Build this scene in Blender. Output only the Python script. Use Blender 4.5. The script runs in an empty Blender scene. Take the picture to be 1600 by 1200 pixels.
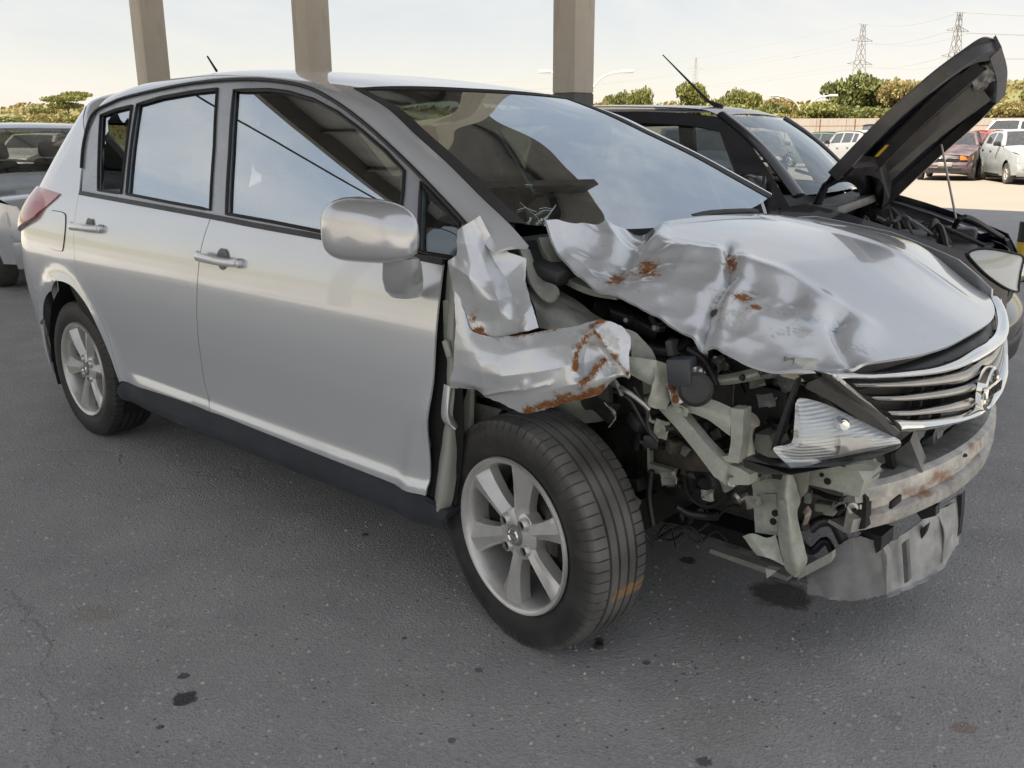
import bpy, bmesh, math, random
import numpy as np
from mathutils import Vector, Matrix, geometry, noise
random.seed(7)
sc = bpy.context.scene
col = sc.collection
R = math.radians
# ------------------------------------------------------------------ camera, sky, sun, exposure
CAM_O = Vector((4.0084, -2.3692, 1.3014)); YAW, PITCH, ROLL, FPX = 2.3078, 0.27, -0.003, 1400.0
_f = Vector((math.cos(PITCH)*math.cos(YAW), math.cos(PITCH)*math.sin(YAW), -math.sin(PITCH)))
_r0 = Vector((math.sin(YAW), -math.cos(YAW), 0)); _u0 = _r0.cross(_f)
_r = math.cos(ROLL)*_r0 + math.sin(ROLL)*_u0; _u = math.cos(ROLL)*_u0 - math.sin(ROLL)*_r0
cam = bpy.data.objects.new('camera', bpy.data.cameras.new('camera')); col.objects.link(cam); sc.camera = cam
cam.data.sensor_width = 36; cam.data.lens = FPX/1600*36; cam.data.clip_start = 0.05; cam.data.clip_end = 5000
cam.matrix_world = Matrix(((_r.x,_u.x,-_f.x,CAM_O.x),(_r.y,_u.y,-_f.y,CAM_O.y),(_r.z,_u.z,-_f.z,CAM_O.z),(0,0,0,1)))
FH = Vector((math.cos(YAW), math.sin(YAW), 0)); RH = _r0.copy()      # horizontal forward / right of the viewer
def V(d, l, z=0.0):                     # metres ahead, metres to the right of where the photographer stands, height
    p = Vector((CAM_O.x, CAM_O.y, 0)) + FH*d + RH*l; p.z = z; return p

SUN_EL, SUN_AZ = R(60), math.atan2((-FH*0.62-RH*0.78).y, (-FH*0.62-RH*0.78).x)    # towards the sun: left and behind the viewer
sd = Vector((math.cos(SUN_EL)*math.cos(SUN_AZ), math.cos(SUN_EL)*math.sin(SUN_AZ), math.sin(SUN_EL)))
sun = bpy.data.objects.new('sun', bpy.data.lights.new('sun', 'SUN')); col.objects.link(sun)
sun.data.energy = 2.35; sun.data.angle = R(0.53); sun.data.color = (1.0, 0.88, 0.72)
sun.rotation_euler = sd.to_track_quat('Z', 'Y').to_euler(); sun.location = (0, 0, 30)
w = bpy.data.worlds.new('World'); sc.world = w; w.use_nodes = True
nt = w.node_tree; nt.nodes.clear()
out = nt.nodes.new('ShaderNodeOutputWorld'); bg = nt.nodes.new('ShaderNodeBackground')
sky = nt.nodes.new('ShaderNodeTexSky'); sky.sky_type = 'NISHITA'; sky.sun_disc = False
sky.sun_elevation = SUN_EL; sky.sun_rotation = math.pi/2 - SUN_AZ
sky.air_density = 1.0; sky.dust_density = 1.0; sky.ozone_density = 1.0; sky.altitude = 700
# thin high cloud veil, everywhere in the sky
tc = nt.nodes.new('ShaderNodeTexCoord'); mp = nt.nodes.new('ShaderNodeMapping'); mp.inputs['Scale'].default_value = (1.1, 1.1, 3.4)
cn = nt.nodes.new('ShaderNodeTexNoise'); cn.inputs['Scale'].default_value = 2.3; cn.inputs['Detail'].default_value = 7; cn.inputs['Roughness'].default_value = 0.62
cn.inputs['Distortion'].default_value = 0.6
cr = nt.nodes.new('ShaderNodeValToRGB'); cr.color_ramp.elements[0].position = 0.40; cr.color_ramp.elements[0].color = (.30,.30,.30,1)
cr.color_ramp.elements[1].position = 0.72; cr.color_ramp.elements[1].color = (.88,.88,.88,1)
mx = nt.nodes.new('ShaderNodeMix'); mx.data_type = 'RGBA'
mx.inputs["B"].default_value = (3.15, 2.96, 2.78, 1)
nt.links.new(tc.outputs['Generated'], mp.inputs['Vector']); nt.links.new(mp.outputs[0], cn.inputs['Vector']); nt.links.new(cn.outputs[0], cr.inputs[0])
hz = nt.nodes.new('ShaderNodeMix'); hz.data_type = 'RGBA'; hz.blend_type = 'MULTIPLY'; hz.inputs['Factor'].default_value = 1; hz.inputs['B'].default_value = (1.14, .975, .86, 1)   # dusty dry-season air
nt.links.new(cr.outputs[0], mx.inputs['Factor']); gmm = nt.nodes.new('ShaderNodeGamma'); gmm.inputs['Gamma'].default_value = .58; nt.links.new(sky.outputs[0], gmm.inputs['Color']); hs = nt.nodes.new('ShaderNodeHueSaturation'); hs.inputs['Saturation'].default_value = 1.3; nt.links.new(gmm.outputs[0], hs.inputs['Color']); nt.links.new(hs.outputs[0], hz.inputs['A']); nt.links.new(hz.outputs['Result'], mx.inputs['A'])
nt.links.new(mx.outputs['Result'], bg.inputs['Color']); bg.inputs['Strength'].default_value = 0.068
nt.links.new(bg.outputs[0], out.inputs[0])
sc.view_settings.view_transform = 'Standard'; sc.view_settings.look = 'None'; sc.view_settings.gamma = 1
sc.view_settings.exposure = 2.28
sc.cycles.max_bounces = 8; sc.cycles.transparent_max_bounces = 16; sc.cycles.glossy_bounces = 5; sc.cycles.diffuse_bounces = 4
sc.cycles.caustics_reflective = False; sc.cycles.caustics_refractive = False; sc.cycles.sample_clamp_indirect = 6
sc.cycles.use_denoising = True

# ------------------------------------------------------------------ geometry of pixels to places
def ray(px, py): return _f + _r*((px-800)/FPX) + _u*((600-py)/FPX)
def P(px, py, x=None, y=None, z=None, D=None):
    d = ray(px, py)
    if x is not None: t = (x-CAM_O.x)/d.x
    elif y is not None: t = (y-CAM_O.y)/d.y
    elif z is not None: t = (z-CAM_O.z)/d.z
    else: t = D
    return CAM_O + d*t
def hermite(xs, ys):
    xs = list(map(float, xs)); ys = list(map(float, ys)); n = len(xs)
    dl = [(ys[i+1]-ys[i])/(xs[i+1]-xs[i]) for i in range(n-1)]
    m = [dl[0]] + [0 if dl[i-1]*dl[i] <= 0 else 2*dl[i-1]*dl[i]/(dl[i-1]+dl[i]) for i in range(1, n-1)] + [dl[-1]]
    def fn(x):
        if x <= xs[0]: return ys[0] + m[0]*(x-xs[0])
        if x >= xs[-1]: return ys[-1] + m[-1]*(x-xs[-1])
        i = max(k for k in range(n-1) if xs[k] <= x); h = xs[i+1]-xs[i]; t = (x-xs[i])/h
        return ((1+2*t)*(1-t)**2*ys[i] + t*(1-t)**2*h*m[i] + t*t*(3-2*t)*ys[i+1] + t*t*(t-1)*h*m[i+1])
    return fn
def catmull(p, t, closed=False):
    n = len(p); i = math.floor(t); u = t-i
    g = (lambda k: p[k % n]) if closed else (lambda k: p[min(max(k, 0), n-1)])
    a, b, c, d = g(i-1), g(i), g(i+1), g(i+2)
    if not closed:
        if i-1 < 0: a = b*2-c
        if i+2 > n-1: d = c*2-b
    return 0.5*((2*b) + (c-a)*u + (2*a-5*b+4*c-d)*u*u + (3*b-a-3*c+d)*u**3)
def smooth_line(pts, per=6, closed=False):
    p = [Vector(q) for q in pts]; n = len(p)
    if closed: return [catmull(p, k/per, True) for k in range(n*per)]
    return [catmull(p, min(k/per, n-1-1e-9), False) for k in range((n-1)*per)] + [p[-1]]
def sstep(a, b, x):
    t = min(max((x-a)/(b-a), 0), 1); return t*t*(3-2*t)

# ------------------------------------------------------------------ objects
def tag(o, label=None, cat=None, group=None, kind=None):
    if label: o['label'] = label
    if cat: o['category'] = cat
    if group: o['group'] = group
    if kind: o['kind'] = kind
    return o
def empty(name, loc=(0,0,0), rz=0, parent=None):
    o = bpy.data.objects.new(name, None); col.objects.link(o); o.location = loc; o.rotation_euler = (0,0,rz); o.empty_display_size = .1
    if parent: o.parent = parent
    return o
def obj(name, me, mat, parent=None):
    o = bpy.data.objects.new(name, me); col.objects.link(o)
    if mat is not None:
        for m in (mat if isinstance(mat, (list, tuple)) else [mat]): me.materials.append(m)
    if parent: o.parent = parent
    return o
def mesh(name, vs, fs, smooth=True, sharp=None):
    me = bpy.data.meshes.new(name); me.from_pydata([tuple(v) for v in vs], [], fs); me.update()
    if smooth:
        me.shade_smooth()
        if sharp: me.set_sharp_from_angle(angle=R(sharp))
    return me
class MB:
    """collects shapes that make up ONE part"""
    def __init__(s): s.v = []; s.f = []
    def add(s, vs, fs):
        o = len(s.v); s.v += [Vector(q) for q in vs]; s.f += [tuple(i+o for i in q) for q in fs]; return s
    def box(s, c, size, rot=None, taper=1.0, bevel=0.0):
        hx, hy, hz = [q/2 for q in size]; M = rot if rot else Matrix.Identity(3); c = Vector(c)
        if bevel <= 0:
            vs = [c + M @ Vector((sx*hx*(taper if sz > 0 else 1), sy*hy*(taper if sz > 0 else 1), sz*hz)) for sx in (-1,1) for sy in (-1,1) for sz in (-1,1)]
            return s.add(vs, [(0,1,3,2),(4,6,7,5),(0,4,5,1),(2,3,7,6),(0,2,6,4),(1,5,7,3)])
        b = min(bevel, hx*.9, hy*.9, hz*.9); vs = []; fs = []
        bm = bmesh.new(); bmesh.ops.create_cube(bm, size=1)
        for q in bm.verts: q.co = Vector((q.co.x*2*hx*(taper if q.co.z > 0 else 1), q.co.y*2*hy*(taper if q.co.z > 0 else 1), q.co.z*2*hz))
        bmesh.ops.bevel(bm, geom=bm.edges[:], offset=b, segments=2, affect='EDGES', profile=.5)
        bm.verts.index_update(); vs = [c + M @ q.co for q in bm.verts]; fs = [[q.index for q in f.verts] for f in bm.faces]; bm.free()
        return s.add(vs, fs)
    def tube(s, pts, r, n=8, caps=True, smoothper=0, closed=False):
        pts = [Vector(q) for q in pts]
        if smoothper: pts = smooth_line(pts, smoothper, closed)
        m = len(pts); rr = r if isinstance(r, (list, tuple)) else [r]*m
        if len(rr) != m: rr = [rr[0] + (rr[-1]-rr[0])*i/(m-1) for i in range(m)]
        t0 = (pts[1]-pts[0]).normalized(); up = Vector((0,0,1)) if abs(t0.z) < .9 else Vector((1,0,0))
        vs = []; fs = []; nrm = (up - t0*up.dot(t0)).normalized()
        for i in range(m):
            a = pts[i-1] if (i > 0 or closed) else pts[0]; b = pts[(i+1) % m] if (i < m-1 or closed) else pts[-1]
            t = (b-a).normalized() if (b-a).length > 1e-9 else t0
            nrm = (nrm - t*nrm.dot(t)).normalized(); bn = t.cross(nrm)
            vs += [pts[i] + (nrm*math.cos(2*math.pi*k/n) + bn*math.sin(2*math.pi*k/n))*rr[i] for k in range(n)]
        for i in range(m if closed else m-1):
            j = (i+1) % m
            fs += [(i*n+k, i*n+(k+1)%n, j*n+(k+1)%n, j*n+k) for k in range(n)]
        if caps and not closed: fs += [tuple(range(n))[::-1], tuple((m-1)*n+k for k in range(n))]
        return s.add(vs, fs)
    def lathe(s, prof, c, axis, n=48, a0=0, a1=2*math.pi):
        """prof: list of (radius, height along axis)"""
        ax = Vector(axis).normalized(); t = Vector((0,0,1)) if abs(ax.z) < .9 else Vector((1,0,0))
        e1 = (t - ax*t.dot(ax)).normalized(); e2 = ax.cross(e1); c = Vector(c); vs = []; fs = []; m = len(prof); full = abs(a1-a0-2*math.pi) < 1e-6
        cnt = n if full else n+1
        for i in range(cnt):
            a = a0 + (a1-a0)*i/n
            vs += [c + (e1*math.cos(a)+e2*math.sin(a))*r + ax*h for r, h in prof]
        for i in range(n):
            j = (i+1) % cnt
            fs += [(i*m+k, j*m+k, j*m+k+1, i*m+k+1) for k in range(m-1)]
        return s.add(vs, fs)
    def prism(s, pts, off):
        """closed polygon (3D) pushed along off"""
        pts = [Vector(q) for q in pts]; off = Vector(off); n = len(pts)
        nr = geometry.normal(pts) if n > 2 else Vector((0,0,1))
        order = list(range(n)) if nr.dot(off) < 0 else list(range(n))[::-1]
        p = [pts[i] for i in order]
        tris = geometry.tessellate_polygon([p])
        vs = p + [q+off for q in p]; fs = []
        for a, b, c in tris:
            nn = (p[b]-p[a]).cross(p[c]-p[a])
            t = (a, b, c) if nn.dot(off) < 0 else (a, c, b)
            fs += [t, tuple(i+n for i in t[::-1])]
        fs += [(i, i+n, (i+1)%n+n, (i+1)%n) for i in range(n)]
        return s.add(vs, fs)
    def sweep(s, path, prof, up=(0,0,1), closed_prof=True, caps=True):
        """prof: list of (side, up) offsets swept along path"""
        path = [Vector(q) for q in path]; m = len(path); n = len(prof); up = Vector(up); vs = []; fs = []
        for i in range(m):
            t = (path[min(i+1, m-1)]-path[max(i-1, 0)]).normalized(); sde = t.cross(up).normalized(); u2 = sde.cross(t)
            vs += [path[i] + sde*a + u2*b for a, b in prof]
        rng = n if closed_prof else n-1
        for i in range(m-1): fs += [(i*n+k, i*n+(k+1)%n, (i+1)*n+(k+1)%n, (i+1)*n+k) for k in range(rng)]
        if caps and closed_prof: fs += [tuple(range(n))[::-1], tuple((m-1)*n+k for k in range(n))]
        return s.add(vs, fs)
    def build(s, name, mat, parent=None, smooth=True, sharp=35, label=None):
        me = mesh(name, s.v, s.f, smooth, sharp); bm = bmesh.new(); bm.from_mesh(me)
        bmesh.ops.recalc_face_normals(bm, faces=bm.faces[:]); bm.to_mesh(me); bm.free()
        if smooth: me.shade_smooth(); me.set_sharp_from_angle(angle=R(sharp))
        o = obj(name, me, mat, parent)
        if label: o['label'] = label
        return o

def inside(poly, pts):
    x = pts[:,0]; y = pts[:,1]; c = np.zeros(len(pts), bool); n = len(poly)
    for i in range(n):
        x0, y0 = poly[i]; x1, y1 = poly[i-1]
        if y0 == y1: continue
        k = ((y0 > y) != (y1 > y)) & (x < (x1-x0)*(y-y0)/(y1-y0)+x0); c ^= k
    return c
def densify(poly, step):
    o = []
    for i in range(len(poly)):
        a = Vector(poly[i]); b = Vector(poly[(i+1) % len(poly)]); k = max(1, int((b-a).length/step+.5))
        o += [a.lerp(b, j/k) for j in range(k)]
    return o
def sheet(name, outline, fn, step, mat, parent=None, thick=.004, holes=(), label=None, back=None, attr=None):
    """a shell panel: outline (2-D) filled with triangles and lifted by fn(u, v) -> point; normals come from fn itself.
    The panel's outer side is where the normal fn_u x fn_v points (times sign of thick)."""
    loops = [densify(outline, step)] + [densify(h, step) for h in holes]
    vs = []; es = []
    for lp in loops:
        o = len(vs); vs += [Vector((q[0], q[1])) for q in lp]; es += [(o+i, o+(i+1) % len(lp)) for i in range(len(lp))]
    a = np.array([tuple(q) for q in loops[0]]); lo = a.min(0); hi = a.max(0)
    gx = np.arange(lo[0]+step*.5, hi[0], step); gy = np.arange(lo[1]+step*.5, hi[1], step)
    if len(gx) and len(gy):
        g = np.stack(np.meshgrid(gx, gy), -1).reshape(-1, 2); ok = inside(loops[0], g)
        for lp in loops[1:]: ok &= ~inside(lp, g)
        g = g[ok]; bp = np.array([tuple(q) for q in vs])
        if len(g):
            d = np.sqrt(((g[:,None,:]-bp[None])**2).sum(-1)).min(1); g = g[d > step*.45]
            vs += [Vector((float(q[0]), float(q[1]))) for q in g]
    res = geometry.delaunay_2d_cdt(vs, es, [], 0 if holes else 1, 1e-6)
    v2, fs = res[0], [list(f) for f in res[2]]
    if holes and fs:
        ce = np.array([[sum(v2[i].x for i in f)/len(f), sum(v2[i].y for i in f)/len(f)] for f in fs]); keep = inside(loops[0], ce)
        for lp in loops[1:]: keep &= ~inside(lp, ce)
        fs = [f for f, k in zip(fs, keep) if k]
    e = 1e-3; s = 1 if thick > 0 else -1
    p3 = []; nr = []
    for q in v2:
        p = Vector(fn(q.x, q.y)); du = Vector(fn(q.x+e, q.y))-Vector(fn(q.x-e, q.y)); dv = Vector(fn(q.x, q.y+e))-Vector(fn(q.x, q.y-e))
        n = du.cross(dv).normalized()*s; p3.append(p); nr.append(n)
    ff = []
    for f in fs:
        n = (p3[f[1]]-p3[f[0]]).cross(p3[f[2]]-p3[f[0]])
        ff.append(f if n.dot(nr[f[0]]) > 0 else f[::-1])
    N = len(p3); th = abs(thick)
    bc = {}
    for f in ff:
        for i in range(len(f)):
            k = (f[i], f[(i+1) % len(f)]); bc[k] = 1
    rim = [k for k in bc if (k[1], k[0]) not in bc]
    allv = p3 + [p-n*th for p, n in zip(p3, nr)]
    faces = ff + [[i+N for i in f[::-1]] for f in ff] + [[b, a, a+N, b+N] for a, b in rim]
    me = bpy.data.meshes.new(name); me.from_pydata([tuple(q) for q in allv], [], faces); me.update(); me.shade_smooth()
    ln = []
    for k, f in enumerate(faces):
        if k < len(ff): ln += [nr[i] for i in f]
        elif k < 2*len(ff): ln += [-nr[i-N] for i in f]
        else:
            pn = me.polygons[k].normal.copy(); ln += [pn]*4
    me.normals_split_custom_set([tuple(q) for q in ln])
    o = obj(name, me, mat, parent)
    if attr: set_attr(me, attr)
    if label: o['label'] = label
    return o
def set_attr(me, fn):
    for nm, f in fn.items():
        a = me.attributes.new(nm, 'FLOAT', 'POINT')
        a.data.foreach_set('value', [float(f(q.co)) for q in me.vertices])
def patch(name, ctrl, nu, nv, mat, parent=None, thick=.003, crisp=0.0, disp=None, sharp=None, label=None, attr=None, wrinkle=0, wscale=9, seed=0, ragged=0.0, facet=0.0, fscale=9.0):
    """a bent metal sheet through a net of points (rows of points), optionally buckled by disp(u, v, p) along its normal"""
    rows = [[Vector(q) for q in rw] for rw in ctrl]; nr = len(rows); nc = len(rows[0])
    g = [[None]*(nv+1) for _ in range(nu+1)]; UV = {}
    for i in range(nu+1):
        a = min(i/nu*(nr-1), nr-1-1e-7)
        for j in range(nv+1):
            b = min(j/nv*(nc-1), nc-1-1e-7)
            g[i][j] = catmull([catmull(rw, b) for rw in rows], a)
            if crisp:
                i0, j0 = int(a), int(b); fa_, fb_ = a-i0, b-j0
                lin = (rows[i0][j0]*(1-fb_)+rows[i0][j0+1]*fb_)*(1-fa_)+(rows[i0+1][j0]*(1-fb_)+rows[i0+1][j0+1]*fb_)*fa_
                g[i][j] = g[i][j].lerp(lin, crisp)
    h = [[None]*(nv+1) for _ in range(nu+1)]
    for i in range(nu+1):
        for j in range(nv+1):
            du = g[min(i+1, nu)][j]-g[max(i-1, 0)][j]; dv = g[i][min(j+1, nv)]-g[i][max(j-1, 0)]
            n = du.cross(dv); n = n.normalized() if n.length > 1e-12 else Vector((0,0,1)); p = g[i][j]; d = 0
            if disp: d += disp(i/nu, j/nv, p)
            if wrinkle:
                q = p*wscale + Vector((seed*3.1, seed*1.7, 0))
                d += wrinkle*(abs(noise.noise(q))*1.6-.5 + .5*noise.noise(q*2.3))
            if facet:
                d += facet*(noise.voronoi(p*fscale+Vector((seed*2.3, seed, 0)))[0][0]-.4)
            h[i][j] = p + n*d
            if ragged:
                eb = min(i, nu-i, j, nv-j)
                if eb < 3: h[i][j] += noise.noise_vector(p*55+Vector((seed,0,0)))*ragged*(1-eb/3)+noise.noise_vector(p*160)*ragged*.6*(1-eb/3)
    vs = [h[i][j] for i in range(nu+1) for j in range(nv+1)]; N = len(vs)
    q = lambda i, j: i*(nv+1)+j
    fs = [(q(i,j), q(i,j+1), q(i+1,j+1), q(i+1,j)) for i in range(nu) for j in range(nv)]
    if thick:
        nn = []
        for i in range(nu+1):
            for j in range(nv+1):
                n = (h[min(i+1,nu)][j]-h[max(i-1,0)][j]).cross(h[i][min(j+1,nv)]-h[i][max(j-1,0)])
                nn.append(n.normalized() if n.length > 1e-12 else Vector((0,0,1)))
        vs = vs + [p-n*thick for p, n in zip(vs, nn)]
        fs = fs + [tuple(k+N for k in f[::-1]) for f in fs]
        bd = [q(0,j) for j in range(nv+1)] + [q(i,nv) for i in range(1,nu+1)] + [q(nu,j) for j in range(nv-1,-1,-1)] + [q(i,0) for i in range(nu-1,0,-1)]
        fs += [(bd[(k+1) % len(bd)], bd[k], bd[k]+N, bd[(k+1) % len(bd)]+N) for k in range(len(bd))]
    me = mesh(name, vs, fs, True, sharp or 50); o = obj(name, me, mat, parent)
    if attr: set_attr(me, attr)
    if label: o['label'] = label
    return o
def copy_tree(o, parent=None):
    c = o.copy(); col.objects.link(c); c.parent = parent
    for ch in list(o.children): copy_tree(ch, c)
    return c
# ------------------------------------------------------------------ materials (all procedural)
class NT:
    def __init__(s, name):
        s.m = bpy.data.materials.new(name); s.m.use_nodes = True; s.t = s.m.node_tree; s.n = s.t.nodes; s.l = s.t.links
        s.b = s.n['Principled BSDF']; s.o = s.n['Material Output']
    def node(s, t, **k):
        n = s.n.new(t)
        for a, v in k.items():
            if a.startswith('i_'): n.inputs[a[2:].replace('_', ' ')].default_value = v
            else: setattr(n, a, v)
        return n
    def link(s, a, b): s.l.new(a, b)
    def coord(s, kind='Object', scale=None):
        t = s.node('ShaderNodeTexCoord').outputs[kind]
        if scale is None: return t
        m = s.node('ShaderNodeMapping'); m.inputs['Scale'].default_value = scale if isinstance(scale, tuple) else (scale,)*3
        s.link(t, m.inputs[0]); return m.outputs[0]
    def noise(s, scale, detail=4, rough=.6, vec=None, dist=0):
        n = s.node('ShaderNodeTexNoise'); n.inputs['Scale'].default_value = scale; n.inputs['Detail'].default_value = detail
        n.inputs['Roughness'].default_value = rough; n.inputs['Distortion'].default_value = dist
        s.link(vec if vec is not None else s.coord(), n.inputs['Vector']); return n.outputs['Fac']
    def ramp(s, fac, stops):
        r = s.node('ShaderNodeValToRGB'); e = r.color_ramp.elements
        while len(e) < len(stops): e.new(.5)
        for k, (p, c) in enumerate(stops):
            e[k].position = p; e[k].color = (c, c, c, 1) if isinstance(c, (int, float)) else (*c, 1)
        s.link(fac, r.inputs[0]); return r.outputs[0]
    def mix(s, fac, a, b, mode='MIX'):
        m = s.node('ShaderNodeMix', data_type='RGBA', blend_type=mode)
        for v, k in ((fac, 'Factor'), (a, 'A'), (b, 'B')):
            if isinstance(v, (int, float)) and k == 'Factor': m.inputs[k].default_value = v
            elif isinstance(v, (tuple, list)): m.inputs[k].default_value = (*v[:3], 1)
            elif isinstance(v, (int, float)): m.inputs[k].default_value = (v, v, v, 1)
            else: s.link(v, m.inputs[k])
        return m.outputs['Result']
    def math(s, op, a, b=0.0, clamp=False):
        m = s.node('ShaderNodeMath', operation=op); m.use_clamp = clamp
        for v, k in ((a, 0), (b, 1)):
            if isinstance(v, (int, float)): m.inputs[k].default_value = v
            else: s.link(v, m.inputs[k])
        return m.outputs[0]
    def set(s, **k):
        for a, v in k.items():
            i = s.b.inputs[a.replace('_', ' ')]
            if isinstance(v, (int, float)): i.default_value = v
            elif isinstance(v, tuple): i.default_value = (*v, 1)
            else: s.link(v, i)
        return s
    def bump(s, h, strength=.3, dist=.01):
        b = s.node('ShaderNodeBump'); b.inputs['Strength'].default_value = strength; b.inputs['Distance'].default_value = dist
        s.link(h, b.inputs['Height']); s.link(b.outputs[0], s.b.inputs['Normal']); return s
    def attr(s, name): return s.node('ShaderNodeAttribute', attribute_name=name).outputs['Fac']
def plain(name, c, rough=.5, metal=0, nscale=0, namt=.25, bump=0, bscale=60, coat=0, spec=.5):
    n = NT(name); base = c
    if nscale:
        f = n.ramp(n.noise(nscale, 5, .65), [(.3, 0), (.7, 1)])
        base = n.mix(f, tuple(q*(1-namt) for q in c), tuple(min(1, q*(1+namt)) for q in c))
        n.set(Roughness=n.math('ADD', n.math('MULTIPLY', n.noise(nscale*1.7, 4), .25), rough-.12))
    else: n.set(Roughness=rough)
    n.set(Base_Color=base, Metallic=metal, Coat_Weight=coat); n.b.inputs['Specular IOR Level'].default_value = spec
    if bump: n.bump(n.noise(bscale, 4), bump, .004)
    return n.m
RUSTC = ((.10,.035,.012), (.33,.13,.035))
def paint(name, c, metal=.6, rough=.33, dirt=.12, coat=.7, damage=False, coatr=.06):
    n = NT(name); fl = n.noise(900, 1, .5)
    base = n.mix(n.math('MULTIPLY', fl, .08), c, tuple(min(1, q*1.25+.02) for q in c))
    d = n.ramp(n.noise(3.2, 3, .5), [(.35, 0), (.8, 1)])
    base = n.mix(n.math('MULTIPLY', d, dirt), base, (.30,.27,.22)); met = metal; rg = n.math('ADD', n.math('MULTIPLY', d, dirt), rough)
    ct = n.math('SUBTRACT', coat, n.math('MULTIPLY', d, coat*dirt*3))
    if damage:
        nz = n.noise(28, 6, .7); nf = n.noise(95, 4, .7)
        sc_ = n.noise(1, 5, .75, n.coord('Object', (18, 150, 150)))
        prm = n.math('ADD', n.attr('scrape'), n.math('MULTIPLY', n.math('SUBTRACT', n.math('MULTIPLY', n.math('ADD', nz, sc_), .5), .5), 1.7))
        pm = n.ramp(prm, [(.50, 0), (.56, 1)])
        base = n.mix(n.math('MULTIPLY', pm, .8), base, n.mix(nf, (.30,.32,.31), (.62,.64,.62)))
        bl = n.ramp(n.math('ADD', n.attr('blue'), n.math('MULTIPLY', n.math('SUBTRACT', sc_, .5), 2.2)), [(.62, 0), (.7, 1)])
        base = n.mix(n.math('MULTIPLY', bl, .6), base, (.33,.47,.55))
        rs = n.math('ADD', n.attr('rust'), n.math('MULTIPLY', n.math('SUBTRACT', n.math('ADD', n.math('MULTIPLY', nz, .6), n.math('MULTIPLY', nf, .4)), .5), 2.6))
        base = n.mix(n.math('MULTIPLY', n.ramp(rs, [(.22, 0), (.5, 1)]), .45), base, (.33,.24,.15))
        rm = n.ramp(rs, [(.48, 0), (.60, 1)])
        base = n.mix(rm, base, n.mix(n.ramp(nf, [(.35, 0), (.65, 1)]), *RUSTC))
        keep = n.math('SUBTRACT', 1, n.math('MAXIMUM', n.math('MULTIPLY', pm, .55), rm), True)
        met = n.math('MULTIPLY', keep, metal); ct = n.math('MULTIPLY', ct, keep)
        rg = n.math('ADD', rg, n.math('MULTIPLY', n.math('SUBTRACT', 1, keep), .35))
        n.bump(n.math('ADD', n.math('MULTIPLY', rm, n.noise(140, 3)), n.math('MULTIPLY', pm, -.25)), .5, .002)
    n.set(Base_Color=base, Metallic=met, Roughness=rg, Coat_Weight=ct, Coat_Roughness=coatr, Coat_IOR=1.6)
    return n.m
def glass(name, tint, refl=.28, rough=0.0, dust=0.0):
    """thin automotive glass with a film: mirror layer over see-through tint"""
    n = NT(name); n.n.remove(n.b)
    tr = n.node('ShaderNodeBsdfTransparent'); tr.inputs[0].default_value = (*tint, 1)
    gl = n.node('ShaderNodeBsdfGlossy'); gl.inputs['Color'].default_value = (.86,.94,1,1); gl.inputs['Roughness'].default_value = rough
    ge = n.node('ShaderNodeNewGeometry'); dt = n.node('ShaderNodeVectorMath', operation='DOT_PRODUCT'); n.link(ge.outputs['Normal'], dt.inputs[0]); n.link(ge.outputs['Incoming'], dt.inputs[1])
    cs = n.math('ABSOLUTE', dt.outputs['Value']); sch = n.math('ADD', n.math('MULTIPLY', n.math('POWER', n.math('SUBTRACT', 1, cs, True), 5), .94), .06)
    fac = n.math('ADD', n.math('MULTIPLY', sch, 1-refl), refl, True)
    mx = n.node('ShaderNodeMixShader'); n.link(fac, mx.inputs[0]); n.link(tr.outputs[0], mx.inputs[1]); n.link(gl.outputs[0], mx.inputs[2])
    if dust:
        df = n.node('ShaderNodeBsdfDiffuse'); df.inputs[0].default_value = (.5,.47,.42,1)
        dm = n.math('MULTIPLY', n.ramp(n.noise(14, 8, .7), [(.4, .25), (.75, 1)]), dust)
        m2 = n.node('ShaderNodeMixShader'); n.link(dm, m2.inputs[0]); n.link(mx.outputs[0], m2.inputs[1]); n.link(df.outputs[0], m2.inputs[2]); mx = m2
    n.link(mx.outputs[0], n.o.inputs[0]); return n.m
M = {}
M['silver'] = paint('silver_paint', (.67,.70,.735), .40, .24, .035, 1.0, coatr=.015)
M['silver_dmg'] = paint('silver_paint_damaged', (.66,.69,.72), .42, .30, .05, .9, damage=True, coatr=.03)
M['mirror_silver'] = paint('mirror_silver_paint', (.58,.60,.63), .5, .24, .04, 1.0, coatr=.02)
M['inner'] = paint('inner_body_paint', (.42,.44,.41), .25, .45, .35, .1)
M['primer'] = plain('pale_primer_metal', (.44,.47,.42), .55, .15, 9, .22, .2, 40)
def m_primer(name, a, b, grime, rust=.70):
    n = NT(name); g = n.ramp(n.noise(8, 7, .72), [(.42, 0), (.70, 1)]); f = n.noise(45, 5, .7); sc_ = n.noise(1, 5, .7, n.coord('Object', (30, 30, 160)))
    c = n.mix(f, a, b); c = n.mix(n.math('MULTIPLY', n.ramp(sc_, [(.55, 0), (.7, 1)]), .5), c, (.60,.61,.58)); c = n.mix(n.math('MULTIPLY', g, grime), c, (.085,.075,.06))
    rm = n.ramp(n.math('ADD', n.math('MULTIPLY', n.noise(17, 6, .7), .7), n.math('MULTIPLY', f, .3)), [(rust-.07, 0), (rust-.03, 1)]); c = n.mix(rm, c, n.mix(f, *RUSTC))
    n.set(Base_Color=c, Metallic=.1, Roughness=n.math('ADD', n.math('MULTIPLY', f, .3), .38)).bump(n.noise(60, 4), .25, .003); return n.m
M['primer'] = m_primer('pale_primer_metal_worn', (.38,.41,.36), (.50,.53,.47), .55)
M['primer_dirty'] = plain('dirty_primer_metal', (.27,.28,.25), .6, .15, 7, .4, .3, 40)
M['seal'] = plain('black_rubber_seal', (.015,.015,.016), .55, 0, 30, .3)
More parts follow.
